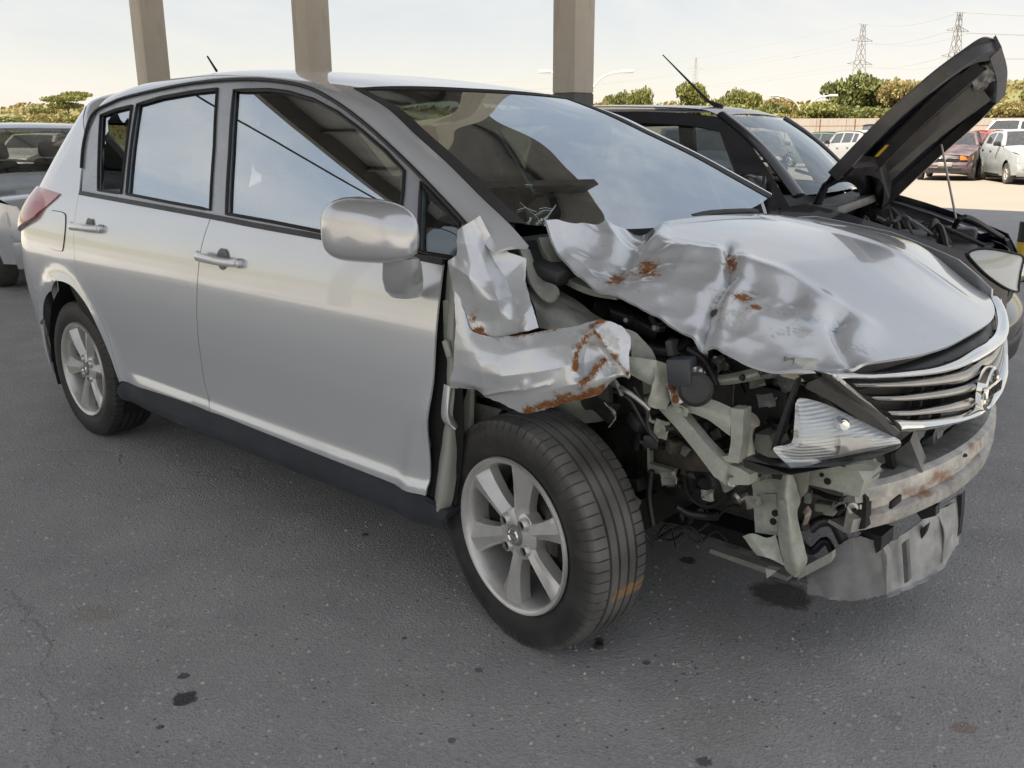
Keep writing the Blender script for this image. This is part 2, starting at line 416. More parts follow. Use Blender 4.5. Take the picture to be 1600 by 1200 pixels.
M['plastic'] = plain('black_plastic', (.022,.023,.025), .48, 0, 12, .35, .1, 200)
M['plastic_grey'] = plain('grey_plastic', (.17,.175,.18), .5, 0, 8, .35, .15, 60)
M['plastic_pale'] = plain('pale_grey_plastic', (.40,.405,.40), .45, .1, 9, .35, .2, 50)
M['sill'] = plain('dark_sill_plastic', (.035,.042,.052), .42, 0, 6, .3)
M['frame'] = plain('satin_window_frame', (.36,.385,.415), .30, .35, 8, .10, coat=.4)
M['dark'] = plain('dark_underbody', (.012,.012,.012), .8, 0, 6, .4)
M['engine'] = plain('dirty_engine_metal', (.07,.068,.063), .55, .4, 14, .6, .3, 50)
M['engine_brown'] = plain('grimy_brown_case', (.075,.062,.050), .6, .25, 12, .5, .3, 60)
M['steel'] = plain('bare_steel', (.42,.42,.41), .35, .9, 20, .3, .1, 80)
M['chrome'] = plain('chrome', (.82,.82,.80), .07, 1.0)
M['grille_metal'] = plain('satin_chrome', (.34,.335,.325), .17, 1.0, 6, .15)
M['alloy'] = plain('alloy_wheel_lacquer', (.62,.62,.605), .34, .5, 9, .14, .03, 70, .4)
M['brake'] = plain('brake_rust', (.11,.085,.065), .6, .5, 18, .5)
M['fabric'] = plain('dark_seat_fabric', (.028,.028,.030), .85, 0, 40, .4, .2, 300)
M['headliner'] = plain('headliner', (.30,.30,.28), .9)
M['white_hose'] = plain('white_hose_plastic', (.62,.61,.52), .45, 0, 16, .2)
M['black_hose'] = plain('black_hose_rubber', (.02,.02,.022), .4, 0, 18, .4)
M['red_lens'] = plain('red_tail_lens', (.42,.018,.022), .12, 0, coat=1.0)
M['clear_white'] = plain('frosted_white_lens', (.72,.72,.72), .2, 0, coat=.8)
M['amber'] = plain('amber_lens', (.62,.20,.03), .2, 0, coat=.6)
M['yellow'] = plain('yellow_sticker', (.62,.42,.03), .5, 0, 30, .2)
M['white_paint'] = paint('white_car_paint', (.72,.72,.70), 0, .35, .15, .7)
M['rope'] = plain('wire_black', (.02,.02,.02), .6)
M['rubber_mat'] = plain('felt_black', (.02,.02,.022), .9)
M['glass_side'] = glass('tinted_side_glass', (.62,.64,.63), .46)
M['glass_ws'] = glass('green_windscreen_glass', (.42,.54,.48), .50, 0, .015)
M['glass_blk'] = glass('clear_grey_glass', (.78,.81,.81), .05, 0, .01)
M['glass_far'] = glass('hazy_car_glass', (.16,.19,.18), .16, .05, .12)
M['lens'] = glass('clear_headlamp_lens', (.93,.94,.95), .05)
def m_rusty():
    n = NT('rusty_bumper_steel'); nz = n.noise(7, 8, .72); st = n.noise(16, 7, .72)
    a = n.mix(n.ramp(st, [(.35, 0), (.65, 1)]), (.30,.30,.29), (.58,.57,.55))
    rm = n.ramp(n.math('ADD', nz, n.math('MULTIPLY', n.attr('rust'), .35)), [(.70, 0), (.82, .85)])
    c = n.mix(rm, a, n.mix(n.noise(60, 4), (.14,.05,.02), (.36,.15,.05)))
    n.set(Base_Color=c, Metallic=n.math('MULTIPLY', n.math('SUBTRACT', 1, rm), .55), Roughness=n.math('ADD', n.math('MULTIPLY', nz, .4), .28)).bump(n.noise(70, 5), .35, .003)
    return n.m
M['rusty'] = m_rusty()
def m_tyre():
    n = NT('tyre_rubber'); d = n.ramp(n.noise(9, 7, .7), [(.45, 0), (.72, 1)]); f = n.noise(160, 3)
    c = n.mix(n.math('MULTIPLY', n.math('ADD', n.math('MULTIPLY', d, .2), n.attr('dust')), .8, True), n.mix(f, (.014,.014,.015), (.032,.031,.030)), (.23,.227,.215))
    c = n.mix(n.ramp(n.math('ADD', n.attr('rust'), n.math('MULTIPLY', n.math('SUBTRACT', n.noise(40, 4), .5), .8)), [(.5, 0), (.62, .8)]), c, (.36,.22,.10))
    n.set(Base_Color=c, Roughness=n.math('ADD', n.math('MULTIPLY', d, .2), .56)).bump(n.noise(220, 3), .15, .002); return n.m
M['tyre'] = m_tyre()
def m_lampref():
    n = NT('ribbed_lamp_reflector'); wv = n.node('ShaderNodeTexWave', bands_direction='Z'); wv.inputs['Scale'].default_value = 42; wv.inputs['Distortion'].default_value = .15
    n.link(n.coord(), wv.inputs['Vector'])
    n.set(Base_Color=n.mix(n.noise(9, 3), (.70,.69,.66), (.86,.86,.85)), Metallic=.25, Roughness=.28).bump(wv.outputs['Fac'], .5, .004); return n.m
M['lamp_ref'] = m_lampref()
def m_asphalt():
    n = NT('worn_asphalt'); co = n.coord('Object')
    big = n.noise(.35, 6, .62, co); mid = n.noise(3.2, 7, .66, co); fine = n.noise(70, 6, .78, co)
    vo = n.node('ShaderNodeTexVoronoi'); vo.inputs['Scale'].default_value = 150; n.link(co, vo.inputs['Vector'])
    st = n.ramp(vo.outputs['Color'], [(.15, 0), (.95, 1)])
    c = n.mix(n.ramp(mid, [(.3, 0), (.7, 1)]), (.275,.277,.284), (.50,.498,.494))
    c = n.mix(n.ramp(big, [(.35, 0), (.7, 1)]), c, n.mix(.6, c, (.41,.405,.395)))
    c = n.mix(n.math('MULTIPLY', st, .75), c, n.mix(n.ramp(fine, [(.3, 0), (.7, 1)]), (.15,.15,.155), (.60,.595,.585)))
    v2 = n.node('ShaderNodeTexVoronoi'); v2.inputs['Scale'].default_value = 50; n.link(co, v2.inputs['Vector']); sel = n.ramp(v2.outputs['Color'], [(.72, 0), (.76, 1)])
    chip = n.math('MULTIPLY', n.ramp(v2.outputs['Distance'], [(.22, 1), (.34, 0)]), sel); c = n.mix(n.math('MULTIPLY', chip, .8), c, n.mix(mid, (.50,.48,.45), (.78,.76,.72)))
    pit = n.math('MULTIPLY', n.ramp(v2.outputs['Distance'], [(.16, 1), (.26, 0)]), n.ramp(v2.outputs['Color'], [(.18, 1), (.22, 0)])); c = n.mix(n.math('MULTIPLY', pit, .75), c, (.07,.07,.072))
    sp = n.ramp(n.noise(150, 2, .5, co), [(.67, 0), (.73, 1)]); c = n.mix(n.math('MULTIPLY', sp, .7), c, (.52,.50,.47))
    dk = n.ramp(n.noise(11, 8, .75, co), [(.28, 1), (.36, 0)]); c = n.mix(n.math('MULTIPLY', dk, .55), c, (.07,.069,.07))
    # oil drips, red clay smears: each at its own place
    def spot(p, r, colr, amt, sq=(1, 1)):
        nonlocal c
        m = n.node('ShaderNodeMapping'); m.vector_type = 'TEXTURE'; m.inputs['Location'].default_value = (p.x, p.y, 0); m.inputs['Rotation'].default_value = (0, 0, YAW); m.inputs['Scale'].default_value = (r*sq[0], r*sq[1], 1)
        n.link(co, m.inputs[0]); ln = n.node('ShaderNodeVectorMath', operation='LENGTH'); n.link(m.outputs[0], ln.inputs[0])
        v = n.math('ADD', ln.outputs['Value'], n.math('MULTIPLY', n.math('SUBTRACT', n.noise(1.6/r, 4, .6, co), .5), 1.1))
        c = n.mix(n.math('MULTIPLY', n.ramp(v, [(.72, 1), (.95, 0)]), amt), c, colr)
    oil = (.030,.030,.032)
    for px, py, r, a in ((289,1091,.034,.9),(287,1056,.017,.8),(571,835,.016,.75),(250,1136,.011,.7),(1075,875,.03,.8),(1010,1035,.012,.7),(748,1047,.013,.6),(936,1000,.015,.8),(310,738,.010,.7),(1220,930,.10,.75),(1240,885,.13,.6),(1170,840,.12,.5),(1100,1190,.02,.7),(632,997,.009,.7),(706,1157,.012,.6)):
        spot(P(px, py, z=0), r, oil, a)
    for px, py, r, a in ((152,958,.06,.22),(262,972,.03,.16),(445,895,.04,.14),(1505,1137,.025,.5),(1395,1122,.015,.3),(295,922,.012,.25),(1120,1130,.10,.10),(640,1080,.08,.08)):
        spot(P(px, py, z=0), r, (.27,.15,.095), a, (1, 1.5))
    # hairline cracks
    vc = n.node('ShaderNodeTexVoronoi', feature='DISTANCE_TO_EDGE'); vc.inputs['Scale'].default_value = .42
    wob = n.node('ShaderNodeVectorMath', operation='ADD'); wn = n.node('ShaderNodeTexNoise'); wn.inputs['Scale'].default_value = 2.4; wn.inputs['Detail'].default_value = 6; n.link(co, wn.inputs['Vector'])
    ws = n.node('ShaderNodeVectorMath', operation='SCALE'); ws.inputs['Scale'].default_value = .5; n.link(wn.outputs['Color'], ws.inputs[0]); n.link(co, wob.inputs[0]); n.link(ws.outputs[0], wob.inputs[1]); n.link(wob.outputs[0], vc.inputs['Vector'])
    ck = n.math('MULTIPLY', n.ramp(vc.outputs['Distance'], [(.0008, 1), (.0026, 0)]), n.ramp(n.noise(.8, 3, .5, co), [(.5, 0), (.6, 1)]))
    c = n.mix(n.math('MULTIPLY', ck, .25), c, (.06,.058,.06))
    n.set(Base_Color=c, Roughness=n.math('ADD', n.math('MULTIPLY', fine, .22), .66))
    h = n.math('ADD', n.math('MULTIPLY', vo.outputs['Distance'], .6), n.math('ADD', n.math('MULTIPLY', fine, .8), n.math('MULTIPLY', ck, -.7)))
    n.bump(h, .9, .006); return n.m
M['asphalt'] = m_asphalt()
def m_yard():
    n = NT('dusty_yard_concrete'); co = n.coord('Object')
    c = n.mix(n.noise(.25, 6, .6, co), (.235,.214,.185), (.30,.278,.243)); c = n.mix(n.math('MULTIPLY', n.noise(6, 6, .7, co), .3), c, (.20,.185,.16))
    n.set(Base_Color=c, Roughness=.85).bump(n.noise(30, 4, .6, co), .2, .01); return n.m
M['yard'] = m_yard()
def m_conc(name, a, b, sc_=3):
    n = NT(name); co = n.coord('Object'); st = n.noise(1, 6, .7, n.coord('Object', (6, 6, .7)))
    c = n.mix(n.noise(sc_, 6, .65, co), a, b); c = n.mix(n.math('MULTIPLY', n.ramp(st, [(.5, 0), (.75, 1)]), .45), c, tuple(q*.45 for q in a))
    n.set(Base_Color=c, Roughness=.85).bump(n.noise(26, 5, .65, co), .3, .006); return n.m
M['concrete'] = m_conc('weathered_concrete', (.50,.45,.375), (.66,.60,.51))
M['band'] = m_conc('grey_painted_band', (.10,.10,.097), (.16,.157,.15))
M['wall_conc'] = m_conc('boundary_wall_concrete', (.40,.36,.31), (.50,.46,.41), .6)
M['roofsheet'] = plain('roof_sheet_underside', (.14,.137,.132), .7, .0, 2, .2)
M['roofbeam'] = plain('roof_beam_paint', (.06,.058,.056), .6, .1, 3, .3)
M['galv'] = plain('galvanised_steel', (.46,.45,.43), .5, .6, 4, .2)
M['lamp_white'] = plain('lamp_head_white', (.75,.73,.70), .4)
M['pylon'] = plain('pylon_steel', (.20,.185,.175), .7, .2)
M['rustfence'] = plain('rusty_fence_iron', (.22,.10,.06), .7, .2, 5, .4)
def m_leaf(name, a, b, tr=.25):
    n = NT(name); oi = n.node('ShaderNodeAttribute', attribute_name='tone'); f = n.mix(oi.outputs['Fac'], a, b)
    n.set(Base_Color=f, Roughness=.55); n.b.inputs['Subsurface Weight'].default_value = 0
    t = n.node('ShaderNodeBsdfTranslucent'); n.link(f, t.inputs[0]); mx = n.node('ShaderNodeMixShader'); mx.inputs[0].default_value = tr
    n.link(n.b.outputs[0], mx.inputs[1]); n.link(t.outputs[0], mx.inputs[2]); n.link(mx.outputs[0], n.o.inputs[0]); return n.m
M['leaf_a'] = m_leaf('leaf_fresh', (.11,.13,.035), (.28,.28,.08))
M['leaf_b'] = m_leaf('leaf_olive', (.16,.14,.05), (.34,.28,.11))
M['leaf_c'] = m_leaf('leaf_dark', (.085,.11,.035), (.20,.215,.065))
M['bark'] = plain('bark', (.13,.10,.075), .9, 0, 6, .4, .4, 20)
M['hill'] = m_conc('dry_hill_scrub', (.13,.14,.055), (.20,.19,.085), .02)
# ------------------------------------------------------------------ the wrecked silver hatchback (front points to +x, its right side to the viewer at -y)
CAR = empty('silver_hatchback', (1.3, 0, 0))
tag(CAR, 'crashed silver five-door hatchback with torn right front fender and crumpled bonnet in the foreground', 'car')
class Under:                                   # parts are built in world metres, then hung under the car
    pass
def fit(o, parent=CAR):
    o.parent = parent; o.matrix_parent_inverse = parent.matrix_world.inverted() if False else Matrix.Translation(-Vector((1.3,0,0))) if parent is CAR else Matrix.Identity(4)
    return o
def proj(p):
    d = Vector(p)-CAM_O; k = d.dot(_f); return (800+FPX*d.dot(_r)/k, 600-FPX*d.dot(_u)/k)
def spots(lst):
    """marks on a panel: list of (px, py, rx, ry, amount) -> field over the panel's points"""
    def fn(co):
        x, y = proj(co); m = 0
        for px, py, rx, ry, a in lst:
            d = ((x-px)/rx)**2+((y-py)/ry)**2
            if d < 6: m = max(m, a*math.exp(-d))
        return m
    return fn
def lines(lst):
    """marks along a crease: list of (polyline, width, amount)"""
    def fn(co):
        x, y = proj(co); m = 0
        for pl, wd, a in lst:
            d = min(segd(x, y, pl[i], pl[i+1]) for i in range(len(pl)-1))
            if d < 3*wd: m = max(m, a*math.exp(-(d/wd)**2))
        return m
    return fn
def segd(x, y, a, b):
    ax, ay = a[:2]; bx, by = b[:2]; dx, dy = bx-ax, by-ay; t = max(0, min(1, ((x-ax)*dx+(y-ay)*dy)/(dx*dx+dy*dy+1e-9)))
    return math.hypot(x-ax-t*dx, y-ay-t*dy)
_S = hermite([.10,.15,.22,.30,.42,.5,.62,.72,.80,.86,.92,.98,1.03,1.08,1.2,1.35,1.5,1.6],
             [.70,.765,.79,.805,.812,.82,.836,.842,.8405,.835,.826,.812,.797,.778,.728,.66,.585,.53])
_XR = hermite([.2,.5,.85,.95,1.08,1.27,1.45,1.6], [-.69,-.75,-.745,-.70,-.60,-.47,-.34,-.22])
def S(x, z):
    s = _S(z)
    s += .015*sstep(.20,.33,z)*(1-sstep(.352,.395,z))*sstep(.42,.62,x)*(1-sstep(2.5,2.7,x))
    if x < .7: s -= .022*((.7-x)/1.3)**2
    if x > 2.2: s -= .02*(x-2.2)**2
    for wx in (0., 2.6):
        d = math.hypot(x-wx, z-.31)
        if d < .6 and z < .8: s += .016*math.exp(-((d-.385)/.045)**2)
    e = x-_XR(z); a = .42
    if e < a:
        t = min((a-e)/a, .985); s -= .25*(1-math.sqrt(1-t*t))
    ef = 3.38-x
    if ef < .75:
        t = min((.75-ef)/.75, .985); s -= .42*(1-math.sqrt(1-t*t))
    return s
def onS(px, py, off=0.0):
    y = -.8; p = None
    for _ in range(40):
        p = P(px, py, y=y); y2 = -(S(p.x, p.z)+off); y = y+(y2-y)*.7
    return (p.x, p.z)
def side(off=0.0, sgn=-1):
    return lambda x, z: Vector((x, sgn*(S(x, z)+off), z))
def side_sheet(name, poly, mat, off=0.0, step=.03, thick=.006, mirror=True, holes=(), label=None, parent=CAR, attr=None, mname=None):
    """poly in (x, z); right side panel and its mirror twin on the left"""
    o = fit(sheet(name, poly, side(off, -1), step, mat, None, thick, holes, label, attr=attr), parent)
    if mirror: fit(sheet(mname or name, poly, side(off, 1), step*1.6, mat, None, -thick, holes), parent)
    return o
def tr(pts, per=4, closed=False):
    q = [onS(*p) for p in pts]
    return [(v.x, v.y) for v in smooth_line([(a, b) for a, b in q], per, closed)]

# traced lines on the side skin
DRIP = tr([(127,262),(129,235),(133,212),(140,187),(151,172),(172,161),(195,152),(250,139),(300,130),(350,125),(400,124),(450,129),(487,139),(525,160),(562,187),(600,220),(647,265),(700,320),(731,354)], 4)
shut_r = tr([(123,305),(116,350),(116,400),(121,432),(141,465),(163,512),(176,552),(188,596)], 4)
gap_b = tr([(329,341),(315,385),(308,450),(311,540),(320,600),(327,643)], 4)
shut_f = tr([(692,414),(685,470),(679,540),(675,600),(669,690),(664,775)], 4)
sill_t = tr([(188,596),(262,620),(327,643),(400,672),(500,712),(600,751),(664,776)], 4)
belt = tr([(124,303),(200,317),(330,341),(400,355),(505,374),(600,394),(692,413)], 4)
arch = tr([(187,598),(174,562),(159,525),(139,483),(117,452),(101,441),(86,438)], 4)
def cut(line, x0, x1): return [q for q in line if x0 <= q[0] <= x1]
gx = gap_b[0][0]; g = .0022
def sh(line, dx): return [(a+dx, b) for a, b in line]
# rear quarter: shutline, arch, then round the corner to the back and up the rear pillar
ax0 = arch[-1]
arch_back = [(-.36*math.sin(R(a)), .31+.36*math.cos(R(a))) for a in range(16, 100, 6)]
seam = [(-.36,.47), (-.45,.49), (-.52,.52), (-.56,.66), (-.60,.80), (-.66,.86)]
rear_edge = [(_XR(z)+.012, z) for z in (.86,.92,.98,1.05,1.12,1.2,1.28,1.36,1.41)]
pillar_top = [(-.22,1.437), (-.12,1.435)]
arch_up = [q for q in arch_back if q[1] > .47]; arch_lo = [q for q in arch_back if q[1] <= .47]
i_top = max(range(len(DRIP)), key=lambda i: -abs(DRIP[i][0]-.045) if i < 30 else -9)
dr_back = DRIP[:i_top+1]
quarter = shut_r + arch + arch_up + seam + rear_edge + pillar_top + dr_back[::-1]
side_sheet('quarter_panel', quarter, M['silver'], step=.03, parent=CAR)
bump_poly = arch_lo + [(-.37,.22), (-.5,.20), (_XR(.22)+.012,.22)] + [(_XR(z)+.012, z) for z in (.35,.5,.65,.8,.855)] + [(a+.003, b-.005) for a, b in seam[::-1]]
bmp = empty('rear_bumper'); fit(bmp)
side_sheet('bumper_corner', bump_poly, M['silver'], step=.03, parent=bmp)
bw = lambda y, z: Vector((_XR(z)+.012-.05*(1-(y/.6)**2), y, z))
fit(sheet('bumper_face', [(-.57,.22),(.57,.22),(.57,.86),(-.57,.86)], lambda y, z: bw(y, z), .06, M['silver'], None, -.006), bmp)
hatch = fit(sheet('tailgate', [(-.54,.865),(.54,.865),(.44,1.42),(-.44,1.42)], lambda y, z: bw(y, z), .05, M['silver'], None, -.006, [[(-.44,1.02),(.44,1.02),(.38,1.36),(-.38,1.36)]]))
fit(sheet('rear_window', [(-.45,1.01),(.45,1.01),(.39,1.37),(-.39,1.37)], lambda y, z: bw(y, z)+Vector((.006,0,0)), .08, M['glass_side'], None, -.003))
# doors
rear_door = sh(cut(belt, -9, gx-.004), .002) + sh(gap_b, -g) + [(a, b+.003) for a, b in cut(sill_t, -9, gap_b[-1][0]-.004)[::-1]] + sh(shut_r[::-1], g)
front_door = cut(belt, gx+.006, 9) + shut_f + [(a, b+.003) for a, b in cut(sill_t, gap_b[-1][0]+.004, 9)[::-1]] + sh(gap_b[::-1], g)
D = {}
for nm, poly in (('rear_door', rear_door), ('front_door', front_door)):
    e = empty(nm); fit(e); D[nm] = e
    side_sheet('door_skin', poly, M['silver'], step=.019, parent=e)
# black rubber line behind the shutlines
inner_side = [(.15,.33),(.3,.30),(2.35,.30),(2.42,.6),(2.42,1.0),(.2,1.08),(.02,.8)]
jam = fit(sheet('door_jamb', inner_side, side(-.03, -1), .12, M['dark'], None, .004)); fit(sheet('door_jamb', inner_side, side(-.03, 1), .12, M['dark'], None, -.004))
# sill
sl = [(a, b-.004) for a, b in sill_t] + [(2.335,.318), (2.335,.245)] + [(1.4,.228), (.5,.232), (.33,.25)]
fs = lambda sg: (lambda x, z: Vector((x, sg*(S(x,.30)-.004-.10*max(0,.30-z)-2.2*max(0,.275-z)**2*4), z)))
fit(sheet('sill_trim', sl, fs(-1), .03, M['sill'], None, .004)); fit(sheet('sill_trim', sl, fs(1), .05, M['sill'], None, -.004))
# window frames with their holes
g_front = tr([(352,334),(357,240),(364,141),(420,140),(450,144),(487,155),(525,175),(562,203),(600,236),(630,268),(628,300),(625,322),(630,386),(505,363),(420,346)], 1)
g_rear = tr([(196,303),(203,230),(213,163),(250,152),(300,143),(338,139),(333,230),(327,328),(262,316)], 1)
g_quart = tr([(152,297),(153,240),(156,180),(180,171),(205,165),(196,230),(188,302)], 1)
g_tri = tr([(653,394),(654,330),(656,285),(668,298),(690,322),(716,350),(720,405)], 1)
fr_out = [(a, b) for a, b in dr_back if b > 1.11] + [q for q in DRIP[i_top+1:]] + [(2.43,1.02)] + [(a, b+.012) for a, b in belt[::-1]]
frame = side_sheet('window_frame', fr_out, M['frame'], off=-.006, step=.035, thick=.02, holes=[g_front, g_rear, g_quart, g_tri])
def seal(name, poly, r=.0055, off=-.002, sgn=-1, mat='seal', closed=True, parent=CAR):
    pts = [side(off, sgn)(a, b) for a, b in densify(poly, .05)] if closed else [side(off, sgn)(a, b) for a, b in poly]
    m = MB(); m.tube(pts, r, 6, closed=closed); return fit(m.build(name, M[mat]), parent)
for nm, poly, par in (('front', g_front, 'front_door'), ('rear', g_rear, 'rear_door'), ('quart', g_quart, 'rear_door'), ('tri', g_tri, 'front_door')):
    for sg in (-1, 1): seal('window_seal', poly, .006, -.004, sg, parent=D[par])
for sg in (-1, 1):
    seal('drip_moulding', [q for q in DRIP if q[0] < 2.42], .0062, .0, sg, closed=False)
    st = [(a, b+.014) for a, b in belt] + [(a, b-.002) for a, b in belt[::-1]]
    fit(sheet('belt_strip', st, side(.004, sg), .04, M['plastic'], None, .01*(-sg)))
def gsheet(name, poly, par, sg=-1, mat='glass_side', off=-.014, holes=()):
    return fit(sheet(name, poly, side(off, sg), .06, M[mat], None, .003*(-sg), holes), par)
gsheet('window_glass', g_front, D['front_door']); gsheet('window_glass', g_rear, D['rear_door'])
gsheet('quarter_light', g_tri, D['front_door'], mat='glass_blk')
gsheet('window_glass', g_front, D['front_door'], 1, 'glass_blk'); gsheet('window_glass', g_rear, D['rear_door'], 1, 'glass_blk'); gsheet('window_glass', g_quart, D['rear_door'], 1, 'glass_blk'); gsheet('quarter_light', g_tri, D['front_door'], 1, 'glass_blk')
# the smashed rear quarter light: only jagged remains along the frame
jag = tr([(152,297),(153,240),(156,180),(180,171),(205,165),(200,196),(194,184),(188,192),(183,187),(178,176),(170,179),(163,189),(164,205),(158,214),(160,224),(153,236),(157,270)], 1)
gl = gsheet('broken_quarter_glass', jag, D['rear_door'], mat='glass_side'); gl['label'] = 'shattered rear quarter glass with jagged edge'
# ---- roof
_ZT = hermite([-.45,-.25,0,.3,.8,1.2,1.45,1.68], [1.40,1.487,1.53,1.552,1.556,1.531,1.499,1.463])
_dx = [q[0] for q in DRIP[i_top:] if q[0] < 2.2]; _dz = [q[1] for q in DRIP[i_top:] if q[0] < 2.2]
_k = [0]
for i in range(1, len(_dx)):
    if _dx[i] > _dx[_k[-1]]+.02: _k.append(i)
_ZD = hermite([-.40,-.22,-.12]+[_dx[i] for i in _k], [1.385,1.437,1.437]+[_dz[i] for i in _k])
def roofpt(x, t):                       # t 0 = right gutter, .5 = middle, 1 = left gutter
    sg = -1 if t < .5 else 1; u = t*2 if t < .5 else (1-t)*2
    zd = _ZD(x); s = S(x, zd)-.002; zt = max(_ZT(x), zd+.02)
    a = (s, zd); sl = (S(x, zd+.02)-S(x, zd))/.02; up = (zt-zd)
    b = (s+sl*up*.85, zd+up*.80); c = (s*.52, zt+.002); d = (0, zt)
    k = [(1-u)**3, 3*u*(1-u)**2, 3*u*u*(1-u), u**3]
    y = sum(q*p[0] for q, p in zip(k, (a, b, c, d))); z = sum(q*p[1] for q, p in zip(k, (a, b, c, d)))
    return Vector((x, sg*y, z))
XH = 1.675
nx, ny = 70, 56; vs = []; fs_ = []
for i in range(nx+1):
    x = -.36+(XH+.36)*i/nx
    vs += [roofpt(x, j/ny) for j in range(ny+1)]
for i in range(nx):
    for j in range(ny): fs_.append((i*(ny+1)+j, (i+1)*(ny+1)+j, (i+1)*(ny+1)+j+1, i*(ny+1)+j+1))
N0 = len(vs); vs += [q-Vector((0,0,.012)) for q in vs]; fs_ += [tuple(k+N0 for k in f[::-1]) for f in fs_]
me = mesh('roof_panel', vs, fs_, True, 60); fit(obj('roof_panel', me, M['silver']))
sp = MB(); sp.sweep([roofpt(-.355, t/12)+Vector((-.0,0,.0)) for t in range(1, 12)], [(-.05,-.03),(.05,-.004),(.05,-.02),(-.04,-.05)]); fit(sp.build('roof_spoiler', M['silver']))
# short stub aerial at the back of the roof
an = MB(); b0 = P(338,104, y=-.05); an.tube([b0-Vector((0,0,.02)), P(324,88, y=-.05)], [.006,.004], 8); fit(an.build('roof_aerial', M['plastic']))
hl = MB(); hl.add([roofpt(x, t/8)-Vector((0,0,.035)) for x in (-.3,.3,.9,1.6) for t in range(9)], [(i*9+j, i*9+j+1, (i+1)*9+j+1, (i+1)*9+j) for i in range(3) for j in range(8)]); fit(hl.build('headliner', M['headliner']))
# ---- windscreen pillars and glass
ws_px = [((562,187),(604,168),-.56), ((600,220),(645,206),-.60), ((647,265),(698,254),-.645), ((700,320),(752,308),-.682), ((737,360),(794,348),-.705)]
t_h = min((i/200 for i in range(60)), key=lambda t: abs(roofpt(XH, t).y+.53))
rows = [[roofpt(XH, t_h*k/4) for k in range(5)]]
for dp, wp, yy in ws_px:
    a = onS(*dp); A = side(-.002)(*a); B = P(*wp, y=yy); outw = Vector((.15,-.75,.6)).normalized()
    rows.append([A.lerp(B, k/4)+outw*(.016*math.sin(math.pi*k/4)) for k in range(5)])
rows0 = [rows[0]]
for i in range(len(rows)-1): pass
W = [rw[-1] for rw in rows]                                   # right edge of the glass, top to bottom
a = side(-.002)(*onS(770,396)); B = P(826,384, y=-.72); rows.append([a.lerp(B, k/4)+Vector((.15,-.75,.6)).normalized()*(.012*math.sin(math.pi*k/4)) for k in range(5)])
fit(patch('windscreen_pillar', rows, 40, 10, M['silver'], None, .01))
mir = lambda q: Vector((q.x, -q.y, q.z))
fit(patch('windscreen_pillar', [[mir(q) for q in rw[::-1]] for rw in rows[:-1]], 40, 10, M['silver'], None, .01))
WC = [Vector((1.675+.02, 0, 1.459)), Vector((1.93,0,1.362)), Vector((2.09,0,1.293)), Vector((2.27,0,1.206)), Vector((2.45,0,1.113)), Vector((2.575,0,1.045))]
def wsrow(k, n=13, e=1.0, dz=0):
    a, c = W[k], WC[k]; o = []
    for j in range(n):
        s = -1+2*j/(n-1); o.append(Vector((a.x+(c.x-a.x)*(1-abs(s)**2.2), -a.y*s*e, a.z+(c.z-a.z)*(1-abs(s)**2.2)+dz)))
    return o
wsg = fit(patch('windscreen_glass', [wsrow(k) for k in range(6)], 30, 24, M['glass_ws'], None, 0))
wsg['label'] = 'windscreen cracked at its lower right corner'
fr = MB()                                                     # black ceramic border
for k0, wdt in ((0, .03),):
    top = smooth_line(wsrow(0, dz=-.004), 2); fr.sweep(top, [(-.02,-.004),(.012,.002),(.012,-.004),(-.02,-.010)])
_dd = None
ed = smooth_line([q+Vector((-.004,.012,-.004)) for q in W], 6); fr.sweep(ed, [(-.018,-.006),(.016,-.002),(.016,-.008),(-.018,-.012)])
ed = smooth_line([mir(q)+Vector((-.004,-.012,-.004)) for q in W], 6); fr.sweep(ed, [(-.016,-.002),(.018,-.006),(.018,-.012),(-.016,-.008)])
fit(fr.build('windscreen_border', M['seal']))
for sg in (0, 1):
    st_ = []
    for k in range(6):
        rw = wsrow(k, 81, dz=.0025); rw = rw if sg == 0 else rw[::-1]; st_.append([rw[0], rw[1], rw[3] if k else rw[2]])
    fit(patch('windscreen_frit', st_ if sg == 0 else [r_[::-1] for r_ in st_], 30, 4, M['seal'], None, .001))
rw = wsrow(0, 41, dz=.0025); r1 = wsrow(1, 41, dz=.0025); fit(patch('windscreen_frit', [rw, [p.lerp(q, .10) for p, q in zip(rw, r1)]], 4, 40, M['seal'], None, .001))
# shattered glass crumbs and cracks at the lower corner
ck = MB(); random.seed(11)
def wsp(px, py): 
    # point on the glass: march along the sight line until it meets the net
    best = None
    for k in range(5):
        r0, r1 = wsrow(k, 25), wsrow(k+1, 25)
        for j in range(24):
            for tri in ((r0[j], r0[j+1], r1[j+1]), (r0[j], r1[j+1], r1[j])):
                h = geometry.intersect_ray_tri(tri[0], tri[1], tri[2], ray(px, py), CAM_O, True)
                if h and (best is None or (h-CAM_O).length < (best-CAM_O).length): best = h
    return best
cl = [[(835,338),(850,330),(862,331)],[(842,328),(852,326),(864,329)],[(820,290),(832,291)],[(808,330),(820,326),(838,333)],[(846,352),(838,340),(826,330),(812,318)],[(840,350),(856,338),(868,322)]]
for c_ in cl:
    q = [wsp(*p) for p in c_]
    if all(q): ck.tube([p+Vector((.002,-.001,.003)) for p in q], .0008, 4)
for _ in range(150):
    a = random.random()*6.28; rr = random.random()**.6; q = wsp(826+44*rr*math.cos(a)+6, 362+20*rr*math.sin(a)-rr*math.cos(a)*8)
    if q: 
        s = random.uniform(.002,.006); ck.box(q+Vector((0,0,.003)), (s, s*1.4, s*.7), Matrix.Rotation(random.random()*6, 3, 'Z') @ Matrix.Rotation(random.random(), 3, 'X'))
M['crumb'] = plain('glass_crumbs', (.42,.52,.48), .12, .2, coat=.5)
